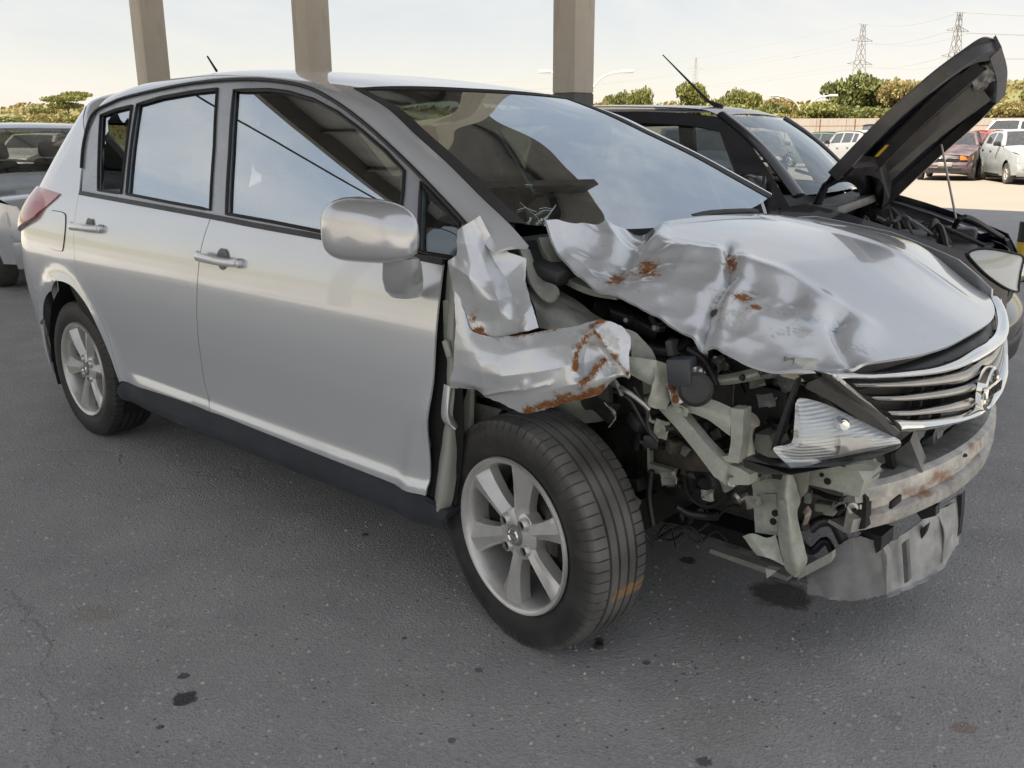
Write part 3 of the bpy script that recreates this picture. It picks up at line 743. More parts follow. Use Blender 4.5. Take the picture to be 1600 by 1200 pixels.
o = fit(ck.build('shattered_glass', M['crumb'], smooth=False), wsg); o['kind'] = 'stuff'
# ---- tail lamp, fuel flap
tl = [(70,296),(56,297),(46,303),(39,316),(36,330),(36,350),(39,362),(50,344),(66,328),(80,316),(93,304),(91,299)]
def onS_rear(px, py):
    return onS(px, py, .012)
tlq = [onS_rear(*p) for p in tl]
tlq = [(a, b) for a, b in tlq]
_rt = [onS(*p) for p in ((92,301),(93,305),(80,317),(66,329),(52,343))]
tl_poly = [(-.40,1.085),(-.30,1.09)]+_rt+[(-.60,.87),(-.665,.845),(-.672,.90),(-.65,.95),(-.60,1.00),(-.52,1.05)]
tl_out = smooth_line(tl_poly, 3, True); tl_out = [(q.x, q.y) for q in tl_out]
cx, cz = -.45, .98
print('TL', [tuple(round(c,3) for c in q) for q in tl_poly])
lens = lambda sg: (lambda x, z: Vector((x, sg*(S(x, z)+.006+.022*max(0, 1-((x-cx)/.3)**2-((z-cz)/.13)**2)), z)))
tlo = fit(sheet('tail_lamp', tl_out, lens(-1), .02, M['red_lens'], None, .02)); fit(sheet('tail_lamp', tl_out, lens(1), .03, M['red_lens'], None, -.02))
ff = [onS(*p) for p in ((80,331),(88,330),(100,333),(103,340),(102,362),(99,388),(95,392),(82,388),(77,380),(77,350))]
ffl = [(q.x, q.y) for q in smooth_line(ff, 3, True)]
fit(sheet('fuel_flap', ffl, side(.0035), .02, M['silver'], None, .004))
seal('fuel_flap_gap', ffl, .0026, .0008)
# rear bumper reflector ticks
# ---- door handles
def handle(px0, py0, px1, py1, par, L=.17):
    a = onS(px0, py0); b = onS(px1, py1); m = MB(); k = MB(); r2 = MB()
    c = side(.0)(*((a[0]*.45+b[0]*.55), (a[1]*.45+b[1]*.55)))
    n = Vector((0,-1,.06)).normalized()
    r2.lathe([(.0,.0028),(.022,.0028),(.034,.0034),(.037,.0016)], c, n, 28)
    d = (side(0)(*b)-side(0)(*a)); e = d.normalized(); st = side(0)(*a)
    pts = [st-e*.006+n*.016, st+e*.015+n*.036, st+d*.35+n*.041, st+d*.68+n*.039, st+d*.92+n*.026, st+d*1.0+n*.006]
    pts = smooth_line(pts, 5); mm = len(pts); u2 = n.cross(e).normalized(); vs = []; fcs = []
    for i, p in enumerate(pts):
        t = i/(mm-1); hh = .017*(1-.25*t) if 0 < i < mm-1 else .009; dd = .008
        for q in range(10):
            aa = 2*math.pi*q/10; vs.append(p+u2*hh*math.copysign(abs(math.cos(aa))**.7, math.cos(aa))+n*dd*math.sin(aa))
    for i in range(mm-1): fcs += [(i*10+q, i*10+(q+1) % 10, (i+1)*10+(q+1) % 10, (i+1)*10+q) for q in range(10)]
    fcs += [tuple(range(10)), tuple((mm-1)*10+q for q in range(10))]
    m.add(vs, fcs); k.lathe([(0,.018),(.013,.017),(.016,.010),(.016,0)], side(0)(*b)+e*.008, n, 18)
    h = fit(m.build('door_handle', M['silver'], sharp=60), par); fit(r2.build('handle_recess', M['plastic_grey']), par); fit(k.build('handle_end_cap', M['mirror_silver']), par)
handle(121,353,158,357, D['rear_door']); handle(319,399,374,411, D['front_door'])
# ---- door mirror
def mirror_shell():
    # outline rows front-on in the photo, given depth along y and the shell's body
    c = P(579,364, y=-.985); ex = (P(651,374, y=-.965)-P(507,360, y=-.985)); L = ex.length/2*.90; ex.normalize(); ez = Vector((0,0,1)); ey = Vector((0,-1,0))
    H = .0715; Dp = .068; nu, nv = 22, 30; vs = []; fcs = []
    for i in range(nu+1):
        ph = -math.pi/2+math.pi*i/nu
        for j in range(nv):
            th = 2*math.pi*j/nv
            cx_, sx_ = math.cos(th), math.sin(th)
            ppx = math.copysign(abs(cx_)**.55, cx_); ppz = math.copysign(abs(sx_)**.62, sx_); k = abs(math.cos(ph))**.5; dd = math.sin(ph)
            z = ppz*k*H*(1-.10*ppx*k) ; x = ppx*k*L*(1.0 if ppx > 0 else 1.0)
            vs.append(c+ex*x+ez*(z+.012*(1 if ppz > 0 else 0)*(1-(ppx*k)**2))+ey*(dd*Dp*(1.0 if dd > 0 else .75)))
    for i in range(nu): fcs += [(i*nv+j, i*nv+(j+1) % nv, (i+1)*nv+(j+1) % nv, (i+1)*nv+j) for j in range(nv)]
    return vs, fcs, c
vs, fcs, mc = mirror_shell(); m = MB(); m.add(vs, fcs)
DM = empty('door_mirror'); fit(DM); fit(m.build('mirror_shell', M['mirror_silver'], sharp=80), DM)
ft = MB(); vs = []; fcs = []; nn_ = 20
for k, (pxa, pya, ya, rx, ry, lean) in enumerate(((626,402,-.955,.052,.030,0),(628,414,-.945,.054,.034,0),(629,436,-.915,.055,.040,0),(631,454,-.890,.048,.040,0),(634,463,-.875,.036,.034,0),(634,466,-.87,.012,.012,0))):
    c0 = P(pxa, pya, y=ya)
    for j in range(nn_):
        th = 2*math.pi*j/nn_; cx_, sx_ = math.cos(th), math.sin(th); vs.append(c0+Vector((rx*math.copysign(abs(cx_)**.75, cx_), ry*math.copysign(abs(sx_)**.75, sx_), 0)))
for i in range(5): fcs += [(i*nn_+j, i*nn_+(j+1) % nn_, (i+1)*nn_+(j+1) % nn_, (i+1)*nn_+j) for j in range(nn_)]
fcs += [tuple(range(nn_)), tuple(5*nn_+j for j in range(nn_))]
ft.add(vs, fcs); fit(ft.build('mirror_foot', M['mirror_silver'], sharp=50), DM)
sl_ = MB(); sl_.tube([P(599,402, y=-.97), P(630,410, y=-.97), P(652,409, y=-.94)], .006, 8); fit(sl_.build('mirror_joint', M['seal']), DM)
# ---- inside
IN = empty('interior'); fit(IN)
fl = MB(); fl.box((1.1,0,.30), (3.3,1.40,.10)); fl.box((-.45,0,.62), (.25,1.0,.55)); fit(fl.build('floor_pan', M['dark']), IN)
def seat(x, y, w_=.5, hb=.58, par=IN, head=True):
    m = MB(); m.box((x+.08,y,.52), (.52,w_,.20), Matrix.Rotation(R(-6), 3, 'Y'), bevel=.06)
    fit(m.build('seat_cushion', M['fabric']), par)
    m = MB(); Rm = Matrix.Rotation(R(-14), 3, 'Y'); m.box(Vector((x-.22,y,.86)), (.15,w_*.96,hb), Rm, taper=.82, bevel=.055); fit(m.build('seat_back', M['fabric']), par)
    if head:
        m = MB(); m.box(Vector((x-.335,y,1.255)), (.11,.27,.19), Rm, taper=.85, bevel=.05); m.tube([(x-.31,y-.05,1.1),(x-.33,y-.05,1.22)], .007, 6); m.tube([(x-.31,y+.05,1.1),(x-.33,y+.05,1.22)], .007, 6)
        fit(m.build('headrest', M['fabric']), par)
seat(1.35,-.36); seat(1.35,.36); seat(.42,-.36,.56,.5); seat(.42,.36,.56,.5)
m = MB(); m.sweep([(2.15,y,.90) for y in (-.70,-.35,0,.35,.70)], [(-.22,-.30),(-.20,.02),(.0,.10),(.25,.085),(.40,.04),(.40,-.30)]); fit(m.build('dashboard', M['plastic']), IN)
m = MB(); m.lathe([(.165,-.012),(.182,-.008),(.186,.004),(.176,.014),(.163,.008),(.165,-.012)], (1.86,.36,.98), Vector((-.9,0,.45)), 32); m.box((1.87,.36,.98), (.03,.33,.04), Matrix.Rotation(R(-25),3,'Y')); m.box((1.87,.36,.94), (.03,.05,.14), Matrix.Rotation(R(-25),3,'Y'), bevel=.01); fit(m.build('steering_wheel', M['plastic']), IN)
m = MB(); m.tube([side(-.06)(1.18,.4), side(-.06)(1.15,1.0), side(-.05)(1.10,1.44)], .035, 6); fit(m.build('centre_pillar_trim', M['plastic_grey']), IN); m = MB(); m.tube([side(-.06,1)(1.18,.4), side(-.06,1)(1.15,1.0), side(-.05,1)(1.10,1.44)], .035, 6); fit(m.build('centre_pillar_trim', M['plastic_grey']), IN)
m = MB(); m.box(Vector((1.72,-.02,1.36)), (.03,.24,.075), bevel=.012); m.tube([(1.72,-.02,1.39),(1.68,-.02,1.45)], .008, 6); fit(m.build('rear_view_mirror', M['plastic']), IN)
m = MB(); m.tube([side(-.05)(1.42,1.35), side(-.045)(1.46,1.02), side(-.06)(1.47,.6)], .014, 6); fit(m.build('seat_belt', M['plastic_grey']), IN)
# black mirror-corner cover seen through the little front quarter light
m = MB(); m.prism([P(*q, y=-.74) for q in ((662,394),(668,370),(676,350),(690,338),(704,344),(715,362),(716,385),(708,402),(690,404))], (0,.05,0)); fit(m.build('mirror_corner_cover', M['plastic'], sharp=50), D['front_door'])
m = MB(); m.box(P(684,330, y=-.73), (.06,.02,.035), Matrix.Rotation(R(30),3,'Y'), bevel=.006); fit(m.build('torn_trim_clip', M['primer_dirty']), D['front_door'])
# ------------------------------------------------------------------ wheels
def make_tyre(name, Rr=.312, w_=.195, rim=.206, parent=None, dust=0, rustarc=None, flat=0.0, pitch=70, mat=None):
    hw = w_/2
    prof = [(rim-.006,-hw*.70),(rim+.004,-hw*.92),(rim+.03,-hw*1.04),(Rr-.05,-hw*1.06),(Rr-.022,-hw*.99),(Rr-.008,-hw*.90)]
    def tre(h, dr): return (Rr-dr-.006*(h/hw)**2, h)
    gr = [-.046,-.016,.016,.046]; k = w_/.195
    ribs = [tre(-hw*.84, .001)]
    for q in gr: ribs += [tre((q-.0045)*k, 0), tre((q-.0035)*k, .0075), tre((q+.0035)*k, .0075), tre((q+.0045)*k, 0)]
    ribs += [tre(hw*.84, .001)]
    prof = prof + ribs + [(a, -b) for a, b in prof[::-1]]
    n0, n1 = 6, 6+len(ribs); shoulder = set([4,5,n0,n0+1, n1-2, n1-1, n1, n1+1])
    ang = []; st = 2*math.pi/pitch; gw = .0035/Rr
    for i in range(pitch): ang += [(i*st, 0), (i*st+st*.02+gw*.2, 1), (i*st+gw, 1), (i*st+gw+st*.02, 0), (i*st+st*.5, 0)]
    vs = []; fs = []; m = len(prof)
    for a, low in ang:
        for j, (r_, h) in enumerate(prof):
            rr = r_-(.005 if (low and j in shoulder) else 0)
            x, z = rr*math.sin(a), rr*math.cos(a)
            if flat and z < -(Rr-flat): z = -(Rr-flat)+(z+Rr-flat)*.08; h = h*(1+.10)
            vs.append((x, -h, z))
    L = len(ang)
    for i in range(L):
        j = (i+1) % L; fs += [(i*m+k, i*m+k+1, j*m+k+1, j*m+k) for k in range(m-1)]
    me = mesh(name, vs, fs, True, 32); bm = bmesh.new(); bm.from_mesh(me); bmesh.ops.recalc_face_normals(bm, faces=bm.faces[:]); bm.to_mesh(me); bm.free(); me.shade_smooth(); me.set_sharp_from_angle(angle=R(32))
    def df(co):
        rr = math.hypot(co.x, co.z); return dust*sstep(Rr-.03, Rr-.004, rr)*(0.6+.5*noise.noise(co*14))
    def rf(co):
        if not rustarc: return 0
        a = math.degrees(math.atan2(co.x, co.z)) % 360; rr = math.hypot(co.x, co.z)
        return math.exp(-((a-rustarc[0])/rustarc[1])**2)*(1 if rr > Rr-.02 else 0)*(.5 if co.y < -.02 else .85)
    set_attr(me, {'dust': df, 'rust': rf})
    return obj(name, me, M['tyre'], parent)
def make_rim(parent, rim=.206, hw=.0975, rot=0.0, lugs=4):
    f = -hw*.93                                   # plane of the outer lip (y)
    m = MB(); m.lathe([(rim-.002,.01),(rim+.006,.0),(rim+.003,-.008),(rim-.006,-.006),(rim-.012,.004),(rim-.017,.03),(rim-.026,.10),(rim-.022,.17)], (0, f, 0), (0,1,0), 72)
    o1 = m.build('rim_barrel', M['alloy'], parent, sharp=50)
    m = MB(); n = 6
    for k in range(n):
        a = R(rot)+2*math.pi*k/n
        er = Vector((math.sin(a), 0, math.cos(a))); et = Vector((math.cos(a), 0, -math.sin(a))); ey = Vector((0,1,0))
        st = [(.040,.030,.020),(.062,.0235,.017),(.085,.0225,.0135),(.115,.026,.011),(.150,.033,.009),(.178,.041,.008),(.199,.048,.009)]
        sec = [(-1.10,.040),(-1.0,.008),(-.70,.0),(.05,-.006),(.12,-.002),(.95,.018),(1.08,.042)]
        vs = []
        for r_, hw_, dy in st:
            vs += [er*r_ + et*(hw_*a_) + ey*(f+dy+b_*(1.0)) for a_, b_ in sec]
        q = len(sec); m.add(vs, [(i*q+j, i*q+j+1, (i+1)*q+j+1, (i+1)*q+j) for i in range(len(st)-1) for j in range(q-1)])
        # bridge to the barrel between the spokes near the rim: shallow web
    o2 = m.build('rim_spokes', M['alloy'], parent, sharp=24)
    m = MB(); m.lathe([(0,.012),(.030,.012),(.034,.013),(.060,.017),(.070,.024),(.072,.06)], (0, f, 0), (0,1,0), 40); o3 = m.build('hub_face', M['alloy'], parent, sharp=40)
    for k in range(lugs):
        a = R(rot+30)+2*math.pi*k/lugs; c = Vector((.050*math.sin(a), f+.0, .050*math.cos(a)))
        m = MB(); m.lathe([(.0125,.022),(.0125,.004),(.0160,.007),(.019,.020)], c, (0,1,0), 18); m.build('lug_well', M['alloy'], parent, sharp=40)
        m = MB(); m.lathe([(0,.0125),(.0124,.013)], c, (0,1,0), 14); m.build('lug_nut', M['dark'], parent)
    m = MB(); m.lathe([(0,.004),(.020,.005),(.027,.008),(.030,.013)], (0, f, 0), (0,1,0), 30); m.build('centre_cap', M['plastic_grey'], parent)
    m = MB(); m.lathe([(.015,.005),(.0175,.001),(.020,.005)], (0, f, 0), (0,1,0), 26); m.box((0, f+.004, 0), (.046,.005,.008), Matrix.Rotation(R(rot), 3, 'Y')); m.build('cap_emblem', M['chrome'], parent)
    m = MB(); m.lathe([(.0,.075),(.125,.075),(.125,.095),(.0,.095)], (0, f, 0), (0,1,0), 40); m.build('brake_disc', M['brake'], parent)
    m = MB(); m.box((.10, f+.075, .03), (.05,.06,.13), bevel=.012); m.build('brake_caliper', M['engine'], parent)
    m = MB(); m.lathe([(.195,.13),(.0,.13)], (0, f, 0), (0,1,0), 30); m.build('inner_dust_shield', M['dark'], parent)
def wheel(x, y, z, rot, sgn=1, steer=0, camber=0, **k):
    wv = empty('wheel', (x-1.3, y, z), 0, CAR); wv.rotation_euler = (camber, 0, steer + (math.pi if sgn < 0 else 0))
    make_tyre('tyre', parent=wv, **k); make_rim(wv, rot=rot); return wv
hub_f = Vector((2.585, -.705, .305))
fa = [(747,732),(805,732),(872,825),(860,940),(780,932),(727,820)]
hc = P(803, 838, y=-.80)
FROT = sum((math.degrees(math.atan2((P(*q, y=-.80)-hc).x, (P(*q, y=-.80)-hc).z)) - 60*i) for i, q in enumerate(((805,732),(872,825),(860,940))))/3
wheel(hc.x, -.705, .305, FROT, 1, R(-8), R(1), Rr=.313, w_=.186, dust=1.0, rustarc=(103, 4.5), flat=.012)
rc = P(126, 575, y=-.79)
wheel(0.0, -.70, .306, 25, 1, Rr=.308, dust=.15, flat=.004)
wheel(0.0, .70, .306, 25, -1, Rr=.308); wheel(2.6, .70, .306, 10, -1, Rr=.310)
# dark wheel houses
for x, sg in ((0., -1), (0., 1), (2.6, 1)):
    m = MB(); m.lathe([(.375,0),(.372,.28),(.05,.285)], (x, sg*(.78), .31), (0,-sg,0), 40, R(-112), R(112)); fit(m.build('wheel_house', M['dark']))
m = MB(); m.tube([(0,-.6,.27),(0,.6,.27)], .04, 8); fit(m.build('rear_axle', M['dark']))
# ------------------------------------------------------------------ torn front end
def pp(pts, y): return [P(q[0], q[1], y=(q[2] if len(q) > 2 else y)) for q in pts]
def plate(name, pts, y, depth, mat, parent=CAR, label=None, off=None, sharp=30):
    m = MB(); m.prism(pp(pts, y), off or (0, depth, 0)); return fit(m.build(name, M[mat], sharp=sharp, label=label), parent)
def bent(name, net, nu, nv, mat, parent=CAR, **k):
    return fit(patch(name, [[P(a, b, y=c) for a, b, c in rw] for rw in net], nu, nv, M[mat] if isinstance(mat, str) else mat, None, **k), parent)
def hose(name, pts, r, mat, parent=CAR, per=6, n=9, y=None):
    m = MB(); m.tube([P(q[0], q[1], y=(q[2] if len(q) > 2 else y)) for q in pts], r, n, smoothper=per); return fit(m.build(name, M[mat], sharp=60), parent)
# ---- bonnet
_h = hermite([2.4,2.6,2.75,2.9,3.1,3.25,3.35,3.42,3.47], [1.075,1.062,1.047,1.026,.980,.932,.893,.858,.80])
def Hd(x, y): return _h(x) - .035*(abs(y)/.65)**2.2 + .006*math.exp(-((abs(y)-.30-.10*(3.4-x))/.035)**2)*sstep(2.55,2.7,x)*(1-sstep(3.2,3.35,x))
def nose(y): return 3.428-.36*y*y
near = [P(a, b, y=c) for a, b, c in ((853,345,-.62),(869,393,-.635),(900,432,-.65),(937,456,-.66),(975,463,-.66),(1030,498,-.66),(1078,527,-.66),(1117,532,-.66),(1200,565,-.655),(1303,573,-.615))]
farx = lambda s: 2.56+.73*s
PINCH = (976,417)
CREASE = [(1138,390),(1142,412),(1139,432),(1116,470),(1105,507),(1098,532)]
FOLD2 = [(1130,392),(1050,398),(1012,404),(980,420)]
FOLD3 = [(1310,500),(1300,512),(1318,545),(1330,562)]
def hood_z(s, t, p):
    return p
def frontz():
    o_ = []
    for px, py in ((1303,573),(1350,567),(1400,560),(1440,553),(1475,543),(1510,526),(1540,505)):
        x = 3.35
        for _ in range(60): q = P(px, py, x=x); x += (nose(q.y)-.03-x)*.3
        o_.append((q.y, q.z))
    o_ = [q for q in o_ if q[0] < -.01]; o_.sort(); ys = [q[0] for q in o_]+[.02]+[.3,.66]; zs = [q[1] for q in o_]+[o_[-1][1]+.002]+[o_[-1][1]-.004, o_[0][1]]
    return hermite(ys, zs)
ZF = frontz()
NU, NV = 150, 130; hv = []
for i in range(NU+1):
    s = i/NU; N_ = catmull(near, min(s*(len(near)-1), len(near)-1-1e-7)); F_ = Vector((farx(s), .70-.07*s*s, 0))
    for j in range(NV+1):
        t = (j/NV)**1.35
        y = N_.y+(F_.y-N_.y)*t; xl = N_.x+(F_.x-N_.x)*t
        x_front = nose(y)-.03; x = xl + (x_front-(near[-1].x+(farx(1)-near[-1].x)*t))*s**2.2 + .03*(1-(2*t-1)**2)*(1-s)
        H0 = Hd(x, y); Hn = Hd(N_.x, N_.y); d = y-N_.y
        wd = .34-.06*s if s < .8 else .34-.06*s-(s-.8)*.9
        gq = max(0, 1-d/max(wd, .05)); z = H0-(Hn-N_.z)*(gq**1.15)
        if s > .6:
            y1 = near[-1].y+(.63-near[-1].y)*t; xe = nose(y1)-.03; z += (ZF(y1)-(Hd(xe, y1)-(Hd(near[-1].x, near[-1].y)-near[-1].z)*max(0, 1-(y1-near[-1].y)/.10)**1.15))*sstep(.62, 1, s)
        p = Vector((x, y, z)); px, py = proj(p)
        # the blow: pinched cone, sharp folds, dents (depth in metres)
        dd = math.hypot(px-PINCH[0], (py-PINCH[1])*1.2); z -= .040*math.exp(-(dd/26)**1.2)
        if s < .45 and t < .5:
            k = segd(px, py, PINCH, (1006,345)); z -= .030*math.exp(-(k/20)**2)*sstep(0, 40, dd); k2 = segd(px, py, PINCH, (950,350)); z += .010*math.exp(-(k2/12)**2); k3 = segd(px, py, (985,412), (1035,360)); z += .016*math.exp(-(k3/10)**2)
        k = min(segd(px, py, CREASE[a], CREASE[a+1]) for a in range(5)); z -= .026*math.exp(-(k/9)**1.3); 
        z += .012*math.exp(-((k-18)/14)**2)*sstep(1104,1140,px)*sstep(385,420,py)
        k = min(segd(px, py, FOLD2[a], FOLD2[a+1]) for a in range(3)); z += .010*math.exp(-(k/9)**1.3)
        k = min(segd(px, py, FOLD3[a], FOLD3[a+1]) for a in range(3)); z -= .020*math.exp(-(k/10)**1.3)
        k = math.hypot(px-1275, py-488); z += .014*math.exp(-(k/30)**2)
        k = math.hypot(px-1342, py-520); z += .010*math.exp(-(k/24)**2)
        dm = sstep(.0, .25, gq)
        if dm > 0:
            q = p*7.5; rd = 1-abs(noise.noise(q))*2; q2 = p*19+Vector((4,2,0)); rd2 = 1-abs(noise.noise(q2))*2
            fv = noise.voronoi(Vector((p.x*5.0, p.y*7.5, 1.3)))[0][0]; fv2 = noise.voronoi(Vector((p.x*13+2, p.y*15, 4.3)))[0][0]
            z += dm*(.034*(fv-.42)+.007*(fv2-.4)+.004*(rd-.45)+.0014*(rd2-.5))
        hv.append(Vector((x, y, z)))
hf = [(i*(NV+1)+j, (i+1)*(NV+1)+j, (i+1)*(NV+1)+j+1, i*(NV+1)+j+1) for i in range(NU) for j in range(NV)]
n0 = len(hv); me0 = bpy.data.meshes.new('t'); me0.from_pydata([tuple(q) for q in hv], [], hf); me0.update()
nrm = [v_.normal.copy() for v_ in me0.vertices]
bd = [j for j in range(NV+1)]+[i*(NV+1)+NV for i in range(1, NU+1)]+[NU*(NV+1)+j for j in range(NV-1, -1, -1)]+[i*(NV+1) for i in range(NU-1, 0, -1)]
allv = hv+[q-n*.007 for q, n in zip(hv, nrm)]
fcs = hf+[tuple(k+n0 for k in f[::-1]) for f in hf]+[(bd[(k+1) % len(bd)], bd[k], bd[k]+n0, bd[(k+1) % len(bd)]+n0) for k in range(len(bd))]
me = mesh('bonnet', allv, fcs, True, 44); bm = bmesh.new(); bm.from_mesh(me); bmesh.ops.recalc_face_normals(bm, faces=bm.faces[:]); bm.to_mesh(me); bm.free(); me.shade_smooth(); me.set_sharp_from_angle(angle=R(44))
set_attr(me, {'rust': spots([(962,436,20,10,.72),(1013,421,20,19,.74),(1142,412,13,20,.7),(1158,466,30,9,.78),(1180,480,18,8,.7),(985,428,16,7,.62),(1120,480,10,30,.35)]),
  'scrape': spots([(1000,440,70,22,.52),(1080,450,60,40,.42),(1150,500,60,40,.55),(1230,520,80,34,.5),(1340,545,40,20,.55),(1310,505,22,22,.5)]),
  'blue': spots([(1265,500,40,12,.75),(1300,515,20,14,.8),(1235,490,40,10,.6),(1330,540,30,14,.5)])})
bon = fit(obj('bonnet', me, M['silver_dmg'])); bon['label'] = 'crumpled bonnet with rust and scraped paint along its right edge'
# pressed inner frame seen along the lifted corner
m = MB(); m.sweep(smooth_line([P(a, b, y=c) for a, b, c in ((848,372,-.60),(858,398,-.61),(885,432,-.62),(925,452,-.63),(968,460,-.63))], 5), [(-.022,-.012),(.012,-.012),(.014,.004),(-.02,.006)]); fit(m.build('bonnet_frame', M['primer_dirty']), CAR)
# ---- fender
FD = empty('right_fender'); fit(FD); FD['label'] = 'torn right front fender folded upwards over the wheel'
fin = [[(716,360,-.84),(724,354,-.838),(733,348,-.832),(741,342,-.82),(749,337,-.80)],
 [(714,380,-.85),(728,382,-.845),(744,385,-.825),(757,380,-.785),(769,374,-.765)],
 [(714,398,-.865),(735,415,-.865),(757,415,-.825),(775,410,-.77),(796,395,-.745)],
 [(700,408,-.86),(733,432,-.878),(765,440,-.835),(790,432,-.765),(822,404,-.715)],
 [(708,440,-.85),(745,465,-.862),(778,470,-.868),(800,466,-.79),(821,440,-.745)],
 [(712,480,-.85),(745,500,-.842),(785,500,-.850),(812,498,-.838),(831,480,-.785)],
 [(722,510,-.85),(745,524,-.845),(775,529,-.842),(810,521,-.83),(842,512,-.80)]]
at = {'rust': spots([(738,498,8,18,.72),(748,518,18,9,.78),(757,524,12,7,.7)]), 'scrape': spots([(800,425,14,20,.5)]), 'blue': lambda c: 0}
bent('fender_fold', fin, 60, 40, M['silver_dmg'], FD, thick=.0025, crisp=.8, wrinkle=.0008, wscale=12, seed=1, attr=at, sharp=20, ragged=.0012, facet=.009, fscale=11)
low = [[(712,440,-.845),(735,515,-.85),(775,528,-.85),(830,521,-.84),(890,511,-.815),(940,499,-.785),(972,509,-.765)],
 [(712,515,-.86),(740,545,-.866),(780,555,-.872),(835,545,-.868),(885,538,-.845),(940,528,-.80),(985,528,-.765)],
 [(710,565,-.86),(740,577,-.872),(785,587,-.892),(835,582,-.886),(885,572,-.872),(932,560,-.805),(984,558,-.775)],
 [(706,593,-.85),(742,601,-.862),(785,607,-.875),(830,615,-.872),(885,603,-.875),(930,592,-.855),(981,584,-.785)],
 [(703,603,-.83),(745,608,-.845),(775,622,-.85),(821,645,-.85),(880,629,-.84),(935,616,-.83),(964,592,-.79)]]
R1 = [(930,519),(915,526),(902,545),(899,575)]; R2 = [(944,564),(930,577),(922,592),(908,600)]; R3 = [(932,520),(950,545),(982,586)]
def fold(u, v, p):
    x, y = proj(p); d = 0
    k = min(segd(x, y, R1[i], R1[i+1]) for i in range(3)); d += .016*math.exp(-k/6)
    k = min(segd(x, y, R2[i], R2[i+1]) for i in range(3)); d += .014*math.exp(-k/6)
    k = segd(x, y, (921,545), (915,585)); d -= .022*math.exp(-(k/11)**2)
    k = min(segd(x, y, R3[i], R3[i+1]) for i in range(2)); d += .016*math.exp(-k/7)
    k = segd(x, y, (955,575), (940,545)); d -= .015*math.exp(-(k/12)**2)
    k = segd(x, y, (760,612), (860,600)); d += .006*math.exp(-k/4); k = math.hypot(x-823, y-600); d += .008*math.exp(-(k/9)**2)
    return -d if False else d
at2 = {'rust': lambda c, a=lines([(R1, 8, .72), (R2, 8, .72), (R3, 5, .6), ([(821,645),(850,634),(880,627)], 11, .72), ([(880,627),(910,620),(942,608)], 10, .68), ([(775,529),(820,521),(870,514)], 5, .5), ([(925,508),(945,498)], 8, .7)]), b=spots([(880,620,18,10,.8)]): max(a(c), b(c)),
 'scrape': spots([(945,530,50,40,.62),(860,610,50,18,.5),(900,520,50,14,.5),(960,575,30,20,.6)]), 'blue': lambda c: 0}
bent('fender_lower', low, 60, 110, M['silver_dmg'], FD, thick=.0025, disp=fold, crisp=.6, wrinkle=.0010, wscale=11, seed=3, attr=at2, sharp=22, ragged=.0018, facet=.013, fscale=9)
# ragged edge tabs and the flange hanging at its rear end
bent('fender_flange', [[(694,600,-.83),(703,604,-.835),(712,606,-.80)],[(689,640,-.835),(700,640,-.845),(706,640,-.80)],[(692,658,-.835),(703,660,-.845),(711,652,-.80)],[(706,670,-.83),(712,671,-.838),(716,664,-.80)]], 16, 10, 'silver_dmg', FD, thick=.003, wrinkle=.002, attr={'rust': lambda c: 0, 'scrape': lambda c: .2, 'blue': lambda c: 0})
plate('fender_brace', [(733,606),(738,660),(746,668),(778,648),(790,632),(765,616)], -.70, .02, 'primer_dirty', FD); plate('fender_brace', [(704,612),(714,610),(722,640),(730,606),(735,608),(734,672),(716,694)], -.76, .015, 'inner', FD)
# jamb pillar behind the door's leading edge, hinge parts
bent('door_pillar', [[(700,412,-.80),(712,418,-.83),(722,440,-.78)],[(693,500,-.80),(708,510,-.825),(722,540,-.78)],[(690,600,-.79),(704,610,-.82),(722,640,-.78)],[(688,690,-.79),(700,700,-.825),(720,710,-.77)],[(678,770,-.79),(690,778,-.825),(714,780,-.77)],[(672,790,-.79),(684,800,-.82),(706,806,-.77)]], 40, 10, 'inner', FD, thick=.004, wrinkle=.002)
m = MB(); m.box(P(699,545, y=-.835), (.020,.010,.046), Matrix.Rotation(R(-22),3,'Y'), bevel=.006); fit(m.build('hinge_clip', M['primer']), FD)
plate('hinge_plate', [(692,470),(700,468),(702,540),(694,548)], -.815, .01, 'primer_dirty', FD)
m = MB(); m.box(P(671,690, y=-.80), (.016,.012,.03), bevel=.003); fit(m.build('hinge_bolt', M['engine']), FD)
plate('sill_end', [(664,782),(690,796),(700,800),(694,812),(676,808)], -.82, .06, 'sill')
# ---- undamaged left fender
lf = [(2.37,.33),(2.42,.6),(2.42,1.0),(2.62,1.02),(2.9,.985),(3.15,.92),(3.28,.85),(3.30,.62),(3.22,.55),(2.98,.52)]+[(2.6+.37*math.cos(R(a)), .31+.37*math.sin(R(a))) for a in range(30, 176, 8)]
fit(sheet('left_fender', lf, side(0, 1), .05, M['silver'], None, -.005))
